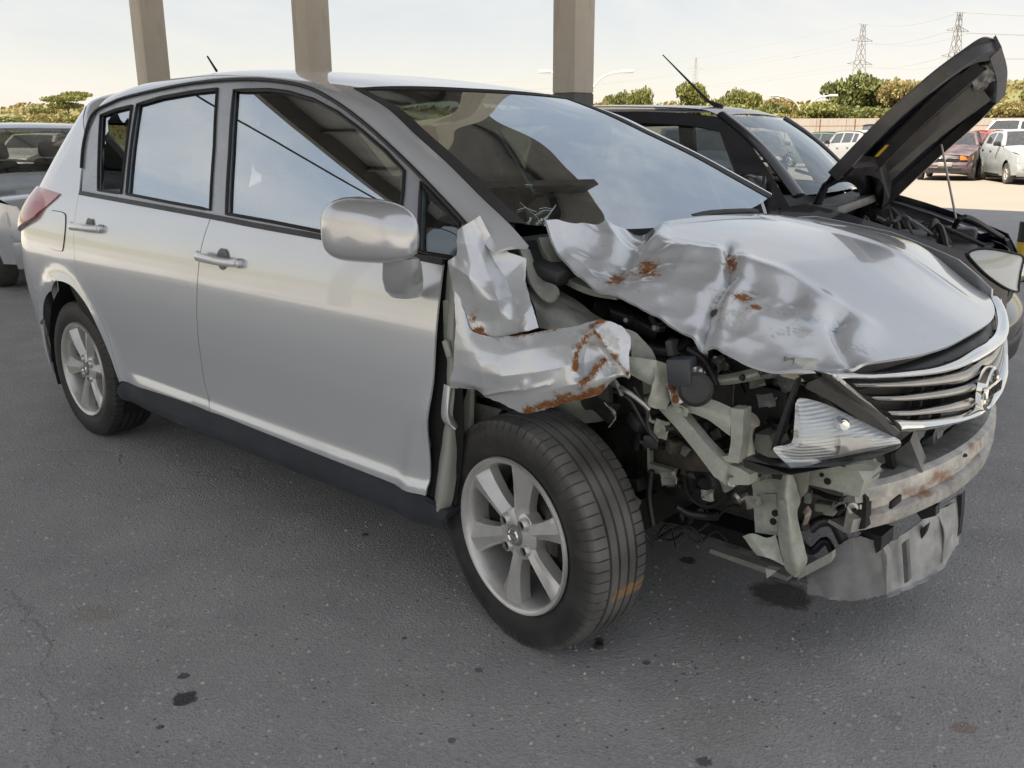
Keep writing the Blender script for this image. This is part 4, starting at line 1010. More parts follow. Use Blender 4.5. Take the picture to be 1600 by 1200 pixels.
# ---- grille on the nose surface
def Xn(y, z): return 3.43-.36*y*y-.12*max(0, z-.70)-.02*max(0, .70-z)
def onN(px, py, off=0.0):
    x = 3.4; p = None
    for _ in range(50):
        p = P(px, py, x=x); x = x+(Xn(p.y, p.z)+off-x)*.4
    return p
GR = empty('radiator_grille'); fit(GR)
def halfline(pts, off, cz=None):
    q = [onN(*p, off) for p in pts]; q = [p for p in q if p.y < -.02]
    last = q[-1]; zc = cz if cz is not None else last.z
    c = Vector((Xn(0, zc)+off, 0, zc)); full = smooth_line(q+[c]+[mir(p) for p in q[::-1]], 5); return full
def ribbon(name, up, lo, off, bulge, mat, zc, parent=GR, back=.02):
    a = halfline(up, off, zc[0]); b = halfline(lo, off, zc[1]); n = min(len(a), len(b)); a = [a[int(i*(len(a)-1)/(n-1))] for i in range(n)]; b = [b[int(i*(len(b)-1)/(n-1))] for i in range(n)]
    m = MB(); vs = []; K = [(0,-back),(0,0),(.2,.7),(.5,1),(.8,.7),(1,0),(1,-back)]
    for p, q in zip(a, b):
        for k, d in K:
            o_ = d*bulge if d >= 0 else d
            vs.append(p.lerp(q, k)+Vector((o_, 0, 0)))
    L = len(K); m.add(vs, [(i*L+j, i*L+j+1, (i+1)*L+j+1, (i+1)*L+j) for i in range(n-1) for j in range(L-1)])
    return fit(m.build(name, M[mat], sharp=50), parent)
ribbon('chrome_top_bar', [(1290,583),(1340,585),(1375,585),(1433,580),(1476,573),(1510,561)], [(1310,592),(1345,592),(1375,591),(1433,588),(1476,582),(1510,571)], .012, .008, 'chrome', (.797,.775))
ribbon('chrome_bottom_bar', [(1397,656),(1442,657),(1487,652),(1515,645)], [(1404,676),(1442,673),(1487,664),(1515,655)], .012, .012, 'chrome', (.655,.625))
for nm, u_, l_, z_ in (('slat', [(1328,597),(1380,597),(1433,593),(1480,586),(1512,577)], [(1336,605),(1380,606),(1433,605),(1480,601),(1512,595)], (.765,.735)),
   ('slat', [(1356,618),(1400,618),(1433,615),(1480,608),(1512,600)], [(1366,626),(1400,627),(1433,626),(1480,621),(1512,614)], (.722,.698)),
   ('slat', [(1382,641),(1410,641),(1433,640),(1480,632),(1512,623)], [(1392,649),(1410,650),(1433,649),(1480,645),(1512,640)], (.683,.660))):
    ribbon(nm, u_, l_, .002, .006, 'grille_metal', z_)
for sg in (1, -1):                                            # diagonal end bars of the surround
    o_ = [onN(*p, .010) for p in ((1287,581),(1318,606),(1348,634),(1378,660),(1396,678))]; i_ = [onN(*p, .014) for p in ((1314,589),(1342,612),(1368,634),(1390,653),(1404,668))]
    if sg < 0: o_ = [mir(q) for q in o_]; i_ = [mir(q) for q in i_]
    a, b = smooth_line(o_, 4), smooth_line(i_, 4); vs = []
    for p, q in zip(a, b): vs += [p-Vector((.03,0,0)), p, p.lerp(q,.5)+Vector((.010,0,0)), q, q-Vector((.03,0,0))]
    m = MB(); m.add(vs, [(i*5+j, i*5+j+1, (i+1)*5+j+1, (i+1)*5+j) for i in range(len(a)-1) for j in range(4)]); fit(m.build('chrome_end_bar', M['chrome'], sharp=60), GR)
bk = []
for z in (.815,.77,.72,.67,.63):
    e = .60-.20*(.80-z)/.17 if z > .63 else .40
    bk.append([Vector((Xn(e*s, z)-.045, e*s, z)) for s in (-1,-.66,-.33,0,.33,.66,1)])
fit(patch('grille_backing', bk, 16, 24, M['plastic'], None, .004), GR)
lip = []
for z, d in ((.812,-.06),(.806,-.03),(.790,-.012)): lip.append([Vector((Xn(.60*s, z)+d, .60*s, z-.018*abs(s))) for s in (-1,-.66,-.33,0,.33,.66,1)])
fit(patch('grille_upper_lip', lip, 8, 24, M['plastic'], None, .004), GR)
for yq in (-.28,-.18,.18,.28):
    m = MB(); m.box((Xn(yq,.71)-.03, yq, .715), (.02,.006,.15)); fit(m.build('grille_rib', M['plastic']), GR)
EB = MB(); ec = Vector((Xn(0,.70)+.020, 0, .697)); EB.lathe([(.044,-.014),(.045,.004),(.050,.008),(.056,.004),(.058,-.014)], ec, (1,0,0), 40); fit(EB.build('emblem_ring', M['chrome']), GR)
m = MB(); m.box(ec+Vector((.006,0,0)), (.014,.132,.030), bevel=.004); fit(m.build('emblem_bar', M['chrome']), GR)
tcv = bpy.data.curves.new('emblem_letters', 'FONT'); tcv.body = 'NISSAN'; tcv.size = .030; tcv.extrude = .0012; tcv.align_x = 'CENTER'; tcv.align_y = 'CENTER'; tcv.space_character = 1.02
to = bpy.data.objects.new('t', tcv); col.objects.link(to); bpy.context.view_layer.update()
tm = bpy.data.meshes.new_from_object(to.evaluated_get(bpy.context.evaluated_depsgraph_get())); bpy.data.objects.remove(to)
tm.transform(Matrix.Translation(ec+Vector((.0143,0,0))) @ Matrix.Rotation(R(90),4,'Z') @ Matrix.Rotation(R(90),4,'X')); fit(obj('emblem_letters', tm, M['seal']), GR)
# ---- headlamp, knocked loose
M['lamp_turn'] = plain('turn_signal_reflector', (.66,.58,.52), .3, 0, 10, .15)

HL = empty('headlamp'); fit(HL); HL['label'] = 'dislodged right headlamp with clear lens'
net = [[(1243,630,-.668),(1251,622,-.655),(1280,628,-.618),(1310,640,-.580),(1345,657,-.535),(1375,672,-.500),(1404,686,-.467)],
       [(1241,662,-.685),(1255,657,-.680),(1283,659,-.645),(1312,664,-.605),(1345,673,-.555),(1377,682,-.510),(1406,688,-.467)],
       [(1236,692,-.69),(1255,692,-.69),(1284,690,-.655),(1313,689,-.612),(1345,688,-.56),(1378,690,-.510),(1407,690,-.465)],
       [(1208,701,-.705),(1240,716,-.69),(1275,714,-.655),(1310,710,-.61),(1345,703,-.555),(1380,697,-.505),(1408,692,-.464)],
       [(1236,731,-.70),(1255,730,-.68),(1280,724,-.645),(1308,718,-.60),(1345,710,-.545),(1380,702,-.500),(1407,694,-.463)]]
bent('lamp_lens', net, 24, 36, 'lens', HL, thick=.002)
inn = [[(a, b, c+.030) for a, b, c in rw] for rw in net]
def bowl(u, v, p): return 0
bent('lamp_reflector', inn, 24, 30, 'lamp_ref', HL, thick=.002, disp=bowl)
bent('turn_reflector', [[(1312,682,-.592),(1335,684,-.560),(1360,687,-.525)],[(1312,695,-.592),(1338,693,-.555),(1364,691,-.52)],[(1310,712,-.592),(1336,706,-.555),(1362,698,-.52)]], 10, 12, M['lamp_turn'], HL, thick=.003, disp=lambda u, v, p: .004*math.sin(math.pi*u))
m = MB(); c0 = P(1318,664, y=-.585); m.lathe([(.0,.008),(.010,.007),(.014,.0),(.014,-.02)], c0, Vector((.75,-.6,0)), 20); fit(m.build('lamp_bulb_shield', M['chrome']), HL)
bent('lamp_housing', [[(a, b, c+.095) for a, b, c in rw] for rw in net], 10, 16, 'plastic', HL, thick=.01)
plate('lamp_lower_rim', [(1160,718,-.70),(1175,713,-.70),(1205,727,-.705),(1235,732,-.705),(1308,719,-.61),(1360,708,-.53),(1400,698,-.475),(1400,703,-.475),(1362,716,-.53),(1308,729,-.61),(1236,742,-.705),(1190,741,-.705),(1163,730,-.70)], -.68, .03, 'plastic', HL)
plate('lamp_upper_rail', [(1262,598,-.64),(1276,592,-.63),(1320,622,-.57),(1362,648,-.515),(1398,682,-.465),(1388,684,-.475),(1344,656,-.535),(1300,628,-.59),(1258,606,-.645)], -.58, .03, 'plastic', HL)
plate('lamp_side_strip', [(1242,592),(1247,590),(1222,672),(1212,700),(1204,704),(1210,682)], -.64, .02, 'plastic', HL)
# ---- bumper reinforcement beam and what hangs below it
BM = empty('bumper_beam'); fit(BM); BM['label'] = 'bare rusty bumper reinforcement beam'
bp = [Vector((3.415-.36*y*y-.25*max(0, abs(y)-.38)**1.5, y, .500)) for y in [-.50+.04*i for i in range(27)]]
m = MB(); m.sweep(bp, [(-.055,.055),(.008,.058),(.022,.050),(.026,.020),(.010,.012),(.010,-.010),(.026,-.018),(.022,-.050),(.004,-.058),(-.050,-.055),(-.046,-.046),(.0,-.046),(.004,.0),(.0,.046),(-.052,.046)])
bo = fit(m.build('beam', M['rusty'], sharp=28), BM); set_attr(bo.data, {'rust': spots([(1475,745,40,14,1.0),(1440,690,50,14,.3),(1520,700,20,30,.8),(1450,770,60,12,.8),(1395,820,20,10,.5)])})
m = MB(); e0 = Vector((3.33,-.505,.47)); m.tube([P(1322,790, y=-.52), P(1345,792, y=-.52)], .006, 8); m.lathe([(.0,.0),(.012,.0),(.012,.012),(.006,.012),(.006,.026)], P(1330,790, y=-.535), Vector((.6,-.8,0)), 8); fit(m.build('beam_bolt', M['steel'], sharp=30), BM)
plate('beam_end_cap', [(1326,764),(1345,760),(1354,782),(1352,826),(1338,828),(1328,800)], -.49, .03, 'dark', BM)
plate('beam_stay', [(1316,752),(1332,742),(1348,738),(1366,746),(1352,756),(1330,772),(1318,775)], -.47, .06, 'primer', BM)
for c_, r_ in (((1398,786), .020),):
    m = MB(); q = P(1396,783, x=3.40); m.box(q+Vector((.004,0,0)), (.008,.06,.018), bevel=.003); fit(m.build('beam_slot', M['dark']), BM)
plate('beam_tab', [(1428,796),(1445,790),(1462,792),(1462,806),(1440,812)], -.12, .03, 'plastic', BM)
UT = empty('lower_bumper_carrier'); fit(UT)
bent('carrier_apron', [[(1255,893,-.42),(1290,872,-.40),(1330,838,-.36),(1375,846,-.28),(1392,850,-.22)],[(1262,905,-.43),(1300,893,-.41),(1338,880,-.37),(1378,885,-.29),(1392,890,-.22)],[(1262,926,-.43),(1300,938,-.41),(1340,940,-.37),(1380,930,-.29),(1390,922,-.24)]], 24, 40, 'plastic_grey', UT, thick=.003, wrinkle=.006, wscale=12, seed=4, ragged=.004, crisp=.7, sharp=22)
bent('carrier_front', [[(1380,852,-.26),(1400,842,-.18),(1425,826,-.06),(1455,800,.06),(1495,785,.16)],[(1380,880,-.26),(1405,870,-.17),(1432,855,-.05),(1465,840,.06),(1492,828,.15)],[(1384,928,-.26),(1410,915,-.17),(1440,902,-.05),(1470,882,.06),(1488,850,.13)],[(1386,934,-.28),(1415,922,-.18),(1445,907,-.06),(1474,887,.06),(1492,856,.14)]], 24, 40, 'plastic_pale', UT, thick=.003, wrinkle=.005, wscale=12, seed=5, ragged=.003, crisp=.8, sharp=20)
plate('carrier_rib', [(1360,858),(1378,850),(1386,870),(1385,930),(1372,925),(1366,890)], -.27, .03, 'plastic_pale', UT)
plate('carrier_block', [(1330,846),(1352,832),(1378,838),(1376,860),(1345,880),(1330,870)], -.30, .08, 'plastic', UT)
plate('carrier_rib', [(1422,842),(1450,818),(1446,832),(1424,870),(1416,876)], -.02, .02, 'plastic', UT)
bent('splash_flap', [[(1462,795,.08),(1480,785,.14),(1500,772,.20)],[(1476,830,.08),(1490,815,.14),(1502,800,.20)],[(1474,880,.06),(1486,862,.13),(1498,850,.19)]], 16, 12, 'plastic_pale', UT, thick=.003, wrinkle=.004)
plate('splash_flap_edge', [(1496,778),(1503,770),(1502,800),(1497,838),(1478,855),(1474,848),(1490,830)], .18, .03, 'plastic', UT)
# ---- bent structure of the engine bay
EBY = empty('engine_bay'); fit(EBY)
apron = [[(795,400,-.66),(830,420,-.64),(860,440,-.62),(900,468,-.60),(945,500,-.60)],[(815,440,-.70),(845,455,-.68),(875,470,-.66),(905,488,-.64),(944,508,-.63)],[(832,470,-.73),(855,485,-.72),(880,495,-.70),(910,505,-.68),(942,516,-.66)],[(842,512,-.74),(862,516,-.73),(885,516,-.71),(910,518,-.69),(940,522,-.67)]]
bent('inner_wing', apron, 24, 36, 'primer_dirty', EBY, thick=.004, wrinkle=.006, wscale=12, seed=7)
bent('hinge_strap', [[(812,388,-.70),(820,386,-.68),(828,390,-.66)],[(822,415,-.71),(829,415,-.69),(836,414,-.67)],[(828,440,-.72),(838,440,-.70),(846,436,-.68)],[(842,462,-.73),(856,458,-.715),(868,446,-.70)],[(856,472,-.73),(866,470,-.72),(873,458,-.71)]], 24, 8, 'primer_dirty', EBY, thick=.006)
bent('rail_crush', [[(982,556,-.74),(1005,560,-.73),(1026,563,-.72)],[(983,572,-.745),(1004,580,-.735),(1026,585,-.725)],[(984,586,-.74),(1004,596,-.73),(1024,606,-.72)]], 14, 16, 'primer', EBY, thick=.004, wrinkle=.004, wscale=16)
bent('rail_crush', [[(1026,563,-.72),(1040,568,-.70),(1055,580,-.69)],[(1024,590,-.735),(1036,600,-.71),(1052,604,-.68)],[(1014,622,-.74),(1030,628,-.72),(1046,628,-.69)],[(1012,634,-.735),(1026,640,-.72),(1042,640,-.69)]], 20, 18, 'primer', EBY, thick=.004, wrinkle=.007, wscale=18, seed=2)
bent('rail_crush', [[(1040,600,-.70),(1055,585,-.69),(1064,580,-.68)],[(1048,618,-.71),(1058,606,-.69),(1068,600,-.68)],[(1052,636,-.70),(1068,628,-.69),(1080,618,-.67)]], 16, 14, 'silver_dmg', EBY, thick=.003, wrinkle=.008, wscale=22, seed=9, attr={'rust': spots([(1050,600,9,22,.9),(1058,625,10,10,.8)]), 'scrape': lambda c: .5, 'blue': lambda c: 0})
bent('rail_flap', [[(975,515,-.72),(995,520,-.70),(1010,535,-.69)],[(985,540,-.73),(1005,540,-.70),(1022,556,-.69)],[(988,556,-.74),(1010,560,-.71),(1030,572,-.69)]], 18, 18, 'primer_dirty', EBY, thick=.003, wrinkle=.012, wscale=20, seed=6)
m = MB()
m.prism(pp([(1030,640),(1052,632),(1064,646),(1100,690),(1124,716),(1136,728),(1130,754),(1116,745),(1086,705),(1056,668)], -.67), (0,.03,0))
fit(m.build('lamp_support_strut', M['primer']), EBY)
bent('lamp_support_top', [[(1046,632,-.672),(1080,622,-.66),(1115,625,-.65),(1145,638,-.645)],[(1058,640,-.685),(1085,636,-.675),(1115,645,-.665),(1142,660,-.66)],[(1062,646,-.68),(1084,646,-.67),(1112,660,-.66),(1141,682,-.655)]], 14, 26, 'primer', EBY, thick=.005, wrinkle=.003, wscale=18)
plate('lamp_support_post', [(1142,638),(1162,640),(1160,690),(1154,724),(1134,722),(1124,714),(1138,712),(1142,690)], -.66, .035, 'primer', EBY)
plate('lamp_support_foot', [(1118,742),(1134,724),(1156,732),(1172,742),(1170,758),(1132,757)], -.655, .04, 'primer', EBY)
m = MB(); m.box(P(1064,640, y=-.69), (.04,.006,.022), Matrix.Rotation(R(12),3,'Y'), bevel=.003); m.lathe([(0,.008),(.007,.008),(.007,0)], P(1064,640, y=-.693), (0,-1,0), 8); fit(m.build('bolted_tab', M['primer']), EBY)
bent('upper_tie', [[(1104,588,-.62),(1135,584,-.60),(1170,577,-.58),(1212,564,-.55)],[(1108,596,-.635),(1135,594,-.615),(1170,588,-.595),(1214,574,-.565)],[(1112,602,-.62),(1138,602,-.60),(1172,596,-.58),(1216,584,-.55)]], 10, 24, 'primer', EBY, thick=.006, wrinkle=.002)
m = MB(); m.box(P(1240,572, y=-.56), (.09,.07,.042), Matrix.Rotation(R(5),3,'Y'), bevel=.008); fit(m.build('latch_block', M['white_hose']), EBY)
for a, b in ((1208,574),(1190,581),(1160,590)):
    m = MB(); m.lathe([(0,.006),(.006,.006),(.008,0)], P(a, b, y=-.60), (0,-1,.2), 10); fit(m.build('tie_bolt', M['plastic']), EBY)
plate('fan_shroud', [(1140,590),(1238,586),(1252,640),(1215,690),(1178,690),(1150,650)], -.44, .14, 'plastic', EBY)
plate('shroud_slat', [(1146,590),(1166,590),(1164,606),(1150,640),(1144,632)], -.47, .02, 'plastic_grey', EBY)
m = MB(); m.box(P(1190,632, y=-.46), (.14,.03,.10), bevel=.01); fit(m.build('battery_case', M['plastic']), EBY)
m = MB(); m.tube([P(1196,626, y=-.49), P(1202,632, y=-.49), P(1214,621, y=-.49)], .0022, 5); m.lathe([(0,.006),(.006,.004),(.007,0)], P(1203,632, y=-.49), (0,-1,0), 10); fit(m.build('cable_clip', M['clear_white']), EBY)
m = MB(); m.box(P(1066,580, y=-.70), (.055,.05,.062), Matrix.Rotation(R(-8),3,'Y') @ Matrix.Rotation(R(12),3,'Z'), bevel=.005); fit(m.build('relay_box', plain_m if False else M['sill']), EBY)
m = MB(); m.lathe([(0,.012),(.030,.012),(.038,.006),(.040,-.006),(.030,-.014)], P(1087,608, y=-.70), Vector((.45,-.85,.2)), 24); fit(m.build('horn', M['plastic']), EBY)
bent('crushed_chrome', [[(1080,578,-.70),(1092,572,-.69),(1104,580,-.68)],[(1084,590,-.705),(1096,586,-.69),(1108,592,-.68)],[(1088,602,-.70),(1100,600,-.69),(1108,604,-.68)]], 16, 16, 'steel', EBY, thick=.002, wrinkle=.016, wscale=34, seed=8)
hose('washer_filler_neck', [(1178,655,-.60),(1167,664,-.60),(1163,685,-.60),(1168,715,-.60)], .019, 'white_hose', EBY)
plate('washer_tank', [(1180,678),(1202,680),(1208,700),(1224,708),(1228,722),(1190,716),(1178,700)], -.56, .08, 'primer_dirty', EBY)
m = MB(); pc = P(1102,757, y=-.47); m.lathe([(.0,.004),(.018,.006),(.022,.0),(.030,-.004),(.050,-.002),(.052,.008),(.060,.009),(.064,.0),(.064,-.03)], pc, (0,-1,0), 36); fit(m.build('crank_pulley', M['plastic']), EBY)
plate('gearbox_cover', [(1012,672),(1040,655),(1075,662),(1112,700),(1120,738),(1078,736),(1014,726)], -.52, .18, 'engine_brown', EBY)
plate('gearbox_bracket', [(1010,662),(1014,662),(1014,725),(1052,735),(1050,746),(1012,736)], -.56, .02, 'primer_dirty', EBY)
m = MB(); m.box((2.78,.02,.56), (.78,.86,.44), bevel=.05); fit(m.build('engine_block', M['engine']), EBY)
m = MB(); m.box((2.72,-.18,.86), (.46,.30,.10), bevel=.03); m.box((2.86,.22,.83), (.36,.34,.14), bevel=.04); fit(m.build('engine_top_cover', M['plastic']), EBY)
m = MB(); m.box((2.36,0,.62), (.03,1.36,.76)); fit(m.build('firewall', M['dark']), EBY)
m = MB(); m.box((2.50,0,.985), (.26,1.36,.04), Matrix.Rotation(R(10),3,'Y'), bevel=.01); fit(m.build('cowl_panel', M['plastic']), EBY)
m = MB(); m.lathe([(.0,.02),(.05,.02),(.075,.0),(.085,-.05),(.10,-.25)], P(905,505, y=-.50), (0,0,1), 28); fit(m.build('strut_tower', M['primer_dirty']), EBY)
m = MB(); m.box((2.80,0.1,.22), (.45,.72,.05), bevel=.015); m.box((2.5,0.05,.20), (.3,.8,.05)); fit(m.build('subframe', M['dark']), EBY)
m = MB(); m.tube([(hc.x,-.62,.34),(hc.x-.02,-.56,.62),(hc.x-.04,-.50,.86)], [.032,.028,.03], 12); fit(m.build('strut', M['engine']), EBY)
m = MB(); pts = []
for i in range(90): 
    a = i*.45; pts.append((hc.x-.035+.055*math.cos(a), -.525+.055*math.sin(a)+(-.01), .60+.0027*i))
m.tube(pts, .007, 6); fit(m.build('coil_spring', M['plastic']), EBY)
m = MB(); m.tube([(hc.x,-.60,.24),(hc.x+.02,-.30,.22)], [.022,.03], 8); fit(m.build('lower_arm', M['engine']), EBY)
m = MB(); m.tube([(hc.x+.02,-.62,.31),(hc.x+.02,-.35,.36)], [.016,.02], 10); m.lathe([(.034,0),(.026,.015),(.032,.03),(.024,.045),(.028,.06)], (hc.x+.02,-.44,.345), (0,-1,0), 16); fit(m.build('drive_shaft', M['black_hose']), EBY)
bent('wheel_liner_rag', [[(905,605,-.70),(940,622,-.68),(970,632,-.66)],[(905,625,-.68),(935,645,-.66),(962,650,-.64)],[(915,640,-.66),(940,652,-.64),(958,664,-.62)]], 12, 16, 'plastic', EBY, thick=.003, wrinkle=.014, wscale=14)
bent('torn_bracket', [[(945,628,-.70),(955,640,-.69),(962,650,-.68)],[(950,634,-.70),(960,644,-.69),(962,656,-.68)],[(958,640,-.69),(962,652,-.68),(950,668,-.67)]], 10, 10, 'primer_dirty', EBY, thick=.003)
# radiator pack behind the beam
for q, yy, mt in (([(1392,712),(1422,688),(1442,738),(1405,756)], -.30, 'plastic_grey'), ([(1440,690),(1458,680),(1460,742),(1442,748)], -.10, 'plastic_grey'), ([(1470,688),(1494,672),(1496,700),(1472,735)], .06, 'primer_dirty'), ([(1380,706),(1392,712),(1404,756),(1392,760)], -.34, 'plastic')):
    m = MB(); a = [P(*p, y=yy) for p in q]; m.prism(a, (-.02,.09,0)); fit(m.build('radiator_duct', M[mt]), EBY)
m = MB(); m.box((3.12,.06,.58), (.05,.80,.36)); fit(m.build('radiator', M['dark']), EBY)
plate('side_rail', [(1244,736),(1262,730),(1300,726),(1340,734),(1350,752),(1342,778),(1304,766),(1262,757)], -.52, .10, 'primer', EBY)
for a, b, r_ in ((1284,742,.005),(1293,752,.008),(1257,760,.006)):
    m = MB(); m.lathe([(0,.0016),(r_,.0016),(r_,-.004)], P(a, b, y=-.521), (0,-1,0), 14); fit(m.build('rail_hole', M['dark']), EBY)
plate('radiator_support', [(1172,744),(1222,750),(1224,762),(1224,838),(1180,832),(1176,764)], -.54, .06, 'primer', EBY)
plate('support_rib', [(1191,772),(1212,772),(1214,832),(1192,830)], -.548, .01, 'primer', EBY)
for a, b in ((1211,802),(1208,815)):
    m = MB(); m.lathe([(0,.0016),(.008,.0016),(.008,-.004)], P(a, b, y=-.550), (0,-1,0), 14); fit(m.build('support_hole', M['dark']), EBY)
bent('support_strap', [[(1224,740,-.585),(1233,736,-.59),(1240,742,-.57)],[(1217,770,-.59),(1230,778,-.605),(1250,780,-.56)],[(1216,800,-.59),(1232,806,-.61),(1246,802,-.57)],[(1218,850,-.59),(1238,856,-.605),(1256,850,-.57)],[(1226,885,-.585),(1246,890,-.60),(1262,876,-.56)],[(1234,896,-.58),(1243,903,-.59),(1250,898,-.565)]], 40, 14, 'primer', EBY, thick=.004, wrinkle=.003, wscale=16, seed=12)
m = MB(); m.lathe([(0,.0022),(.008,.0022),(.009,-.003)], P(1224,785, y=-.606), (0.1,-1,0), 14); fit(m.build('strap_hole', M['primer_dirty']), EBY)
bent('support_crumple', [[(1160,838,-.60),(1176,834,-.60),(1198,840,-.59),(1212,836,-.58)],[(1170,852,-.605),(1182,852,-.615),(1202,858,-.60),(1218,856,-.585)],[(1184,866,-.60),(1196,870,-.61),(1210,876,-.60),(1226,884,-.585)]], 14, 24, 'primer', EBY, thick=.003, wrinkle=.006, wscale=20, seed=13)
plate('lower_crossmember', [(1246,906),(1252,888),(1300,862),(1300,872),(1296,880)], -.46, .02, 'primer', EBY)
plate('crossmember_edge', [(1110,858),(1200,888),(1232,902),(1230,908),(1196,896),(1108,864)], -.50, .03, 'primer_dirty', EBY)
plate('lower_lug', [(1196,888),(1214,892),(1198,904)], -.54, .02, 'primer', EBY)
plate('bracket_plate', [(1234,738),(1262,735),(1258,770),(1240,790)], -.555, .015, 'primer_dirty', EBY)
bent('rusted_fold', [[(1262,790,-.50),(1268,800,-.50),(1262,818,-.50)],[(1254,800,-.50),(1258,808,-.51),(1254,822,-.50)]], 8, 10, 'rusty', EBY, thick=.003, attr={'rust': lambda c: 1})
plate('lamp_clip', [(1320,728),(1352,724),(1370,730),(1365,736),(1330,736)], -.60, .03, 'primer_dirty', EBY)
# wiring, pipes and hoses
hose('wire_loom', [(960,610,-.74),(985,625,-.74),(1005,660,-.73),(1028,690,-.72)], .0055, 'black_hose', EBY); hose('wire_loom', [(990,605,-.74),(1010,640,-.735),(1012,665,-.73),(1022,684,-.72)], .005, 'black_hose', EBY)
hose('wire_loom', [(955,598,-.75),(980,612,-.76),(1004,630,-.75),(1014,640,-.74)], .006, 'steel', EBY); hose('wire_loom', [(1075,545,-.62),(1098,560,-.62),(1112,585,-.63),(1120,604,-.64)], .008, 'black_hose', EBY)
hose('wire_loom', [(1010,632,-.73),(1015,655,-.73),(1024,660,-.73)], .004, 'primer_dirty', EBY); hose('torn_cable', [(958,593,-.76),(964,600,-.76),(972,618,-.755)], .005, 'primer_dirty', EBY)
hose('intake_hose', [(930,478,-.48),(960,488,-.46),(990,500,-.44),(1030,520,-.42)], .026, 'black_hose', EBY); hose('coolant_hose', [(1015,545,-.56),(1045,548,-.54),(1075,535,-.50)], .016, 'black_hose', EBY)
hose('air_con_pipe', [(1082,548,-.52),(1098,552,-.52),(1110,553,-.52)], .012, 'steel', EBY); hose('air_con_pipe', [(1140,556,-.50),(1168,552,-.50),(1196,552,-.50)], .009, 'steel', EBY)
for i in range(4):
    m = MB(); m.lathe([(.009,-.004),(.013,0),(.009,.004)], P(1176+6*i, 552, y=-.50), (1,.4,0), 14); fit(m.build('pipe_ring', M['steel']), EBY)
m = MB(); m.lathe([(0,.010),(.010,.010),(.012,.004),(.018,.003),(.018,-.002)], P(1078,516, y=-.47), Vector((.4,-.8,.4)), 6); fit(m.build('mount_bolt', M['steel'], sharp=25), EBY)
random.seed(5)
def clutter(n, reg, yr, big=.05, mats=('plastic','engine','engine_brown','plastic','plastic_grey','dark')):
    for k in range(n):
        a = random.uniform(reg[0], reg[2]); b = random.uniform(reg[1], reg[3]); y0 = random.uniform(*yr); q = random.random()
        if q < .42:
            dx = random.uniform(20,70)*random.choice([1,1,-1]); hose('bay_hose', [(a, b, y0), (a+dx*.3, b+random.uniform(-16,14), y0+.015), (a+dx*.7, b+random.uniform(-18,22), y0+.03), (a+dx, b+random.uniform(-10,34), y0+.03)], random.choice([.0035,.0035,.005,.007,.011,.015]), random.choice(['black_hose','black_hose','plastic','engine']), EBY, per=5, n=7)
        elif q < .82:
            m = MB(); m.box(P(a, b, y=y0), (random.uniform(.3,1)*big, .035, random.uniform(.3,.9)*big), Matrix.Rotation(random.uniform(-.6,.6),3,'Y') @ Matrix.Rotation(random.uniform(-.6,.6),3,'Z'), bevel=.005); fit(m.build('bay_component', M[random.choice(mats)]), EBY)
        else:
            m = MB(); r_ = random.uniform(.006,.018); m.lathe([(0,.012),(r_*.6,.012),(r_,.006),(r_,-.02)], P(a, b, y=y0), Vector((random.uniform(-.4,.6),-1,random.uniform(-.3,.6))), 12); fit(m.build('bay_fitting', M[random.choice(['steel','plastic','engine','primer_dirty'])]), EBY)
clutter(34, (935,478,1120,560), (-.56,-.36)); clutter(18, (1100,545,1240,600), (-.52,-.40), .04); clutter(22, (985,640,1130,700), (-.60,-.50), .05); clutter(34, (985,690,1170,850), (-.56,-.38), .06)
clutter(10, (1120,640,1230,720), (-.50,-.44), .04); clutter(16, (1250,770,1335,860), (-.44,-.30), .05, ('plastic','dark','engine','primer_dirty')); clutter(12, (1400,690,1500,740), (-.18,.06), .03, ('plastic','plastic_grey','dark'))
clutter(8, (820,395,900,440), (-.60,-.50), .05)
for k in range(26):                                        # bent scraps of sheet and brackets
    a = random.uniform(985,1235); b = random.uniform(560,650) if k % 2 else random.uniform(640,800); y0 = random.uniform(-.66,-.54); w0 = random.uniform(7,20); h0 = random.uniform(7,22); tw = random.uniform(-.6,.6)
    net_ = [[(a+(i_*math.cos(tw)-j_*math.sin(tw))*w0*.7, b+(i_*math.sin(tw)+j_*math.cos(tw))*h0*.7, y0+random.uniform(-.012,.018)) for i_ in (-1,0,1)] for j_ in (-1,0,1)]
    bent('bent_bracket', net_, 8, 8, random.choice(['primer','primer_dirty','primer_dirty','engine','plastic_grey','steel']), EBY, thick=.003, crisp=.8, facet=.02, fscale=26, seed=k, sharp=22)
plate('carrier_rib', [(1409,850), (1416,846), (1420,908), (1413,912)], -.19, .02, 'plastic_grey', UT)
hose('under_pipe', [(1018,735,-.58),(1014,775,-.58),(1020,820,-.58)], .008, 'black_hose', EBY)
# ---- wiper
WP = empty('wiper'); fit(WP)
m = MB(); m.tube([P(1036,346, y=-.02), P(1090,337, y=.14), P(1150,333, y=.34)], .006, 6); fit(m.build('wiper_blade', M['plastic']), WP)
m = MB(); m.tube([P(1080,341, y=.08), P(1112,334, y=.2), P(1176,331, y=.42), P(1182,336, y=.44)], [.013,.011], 8, smoothper=3); fit(m.build('wiper_arm', M['plastic']), WP)
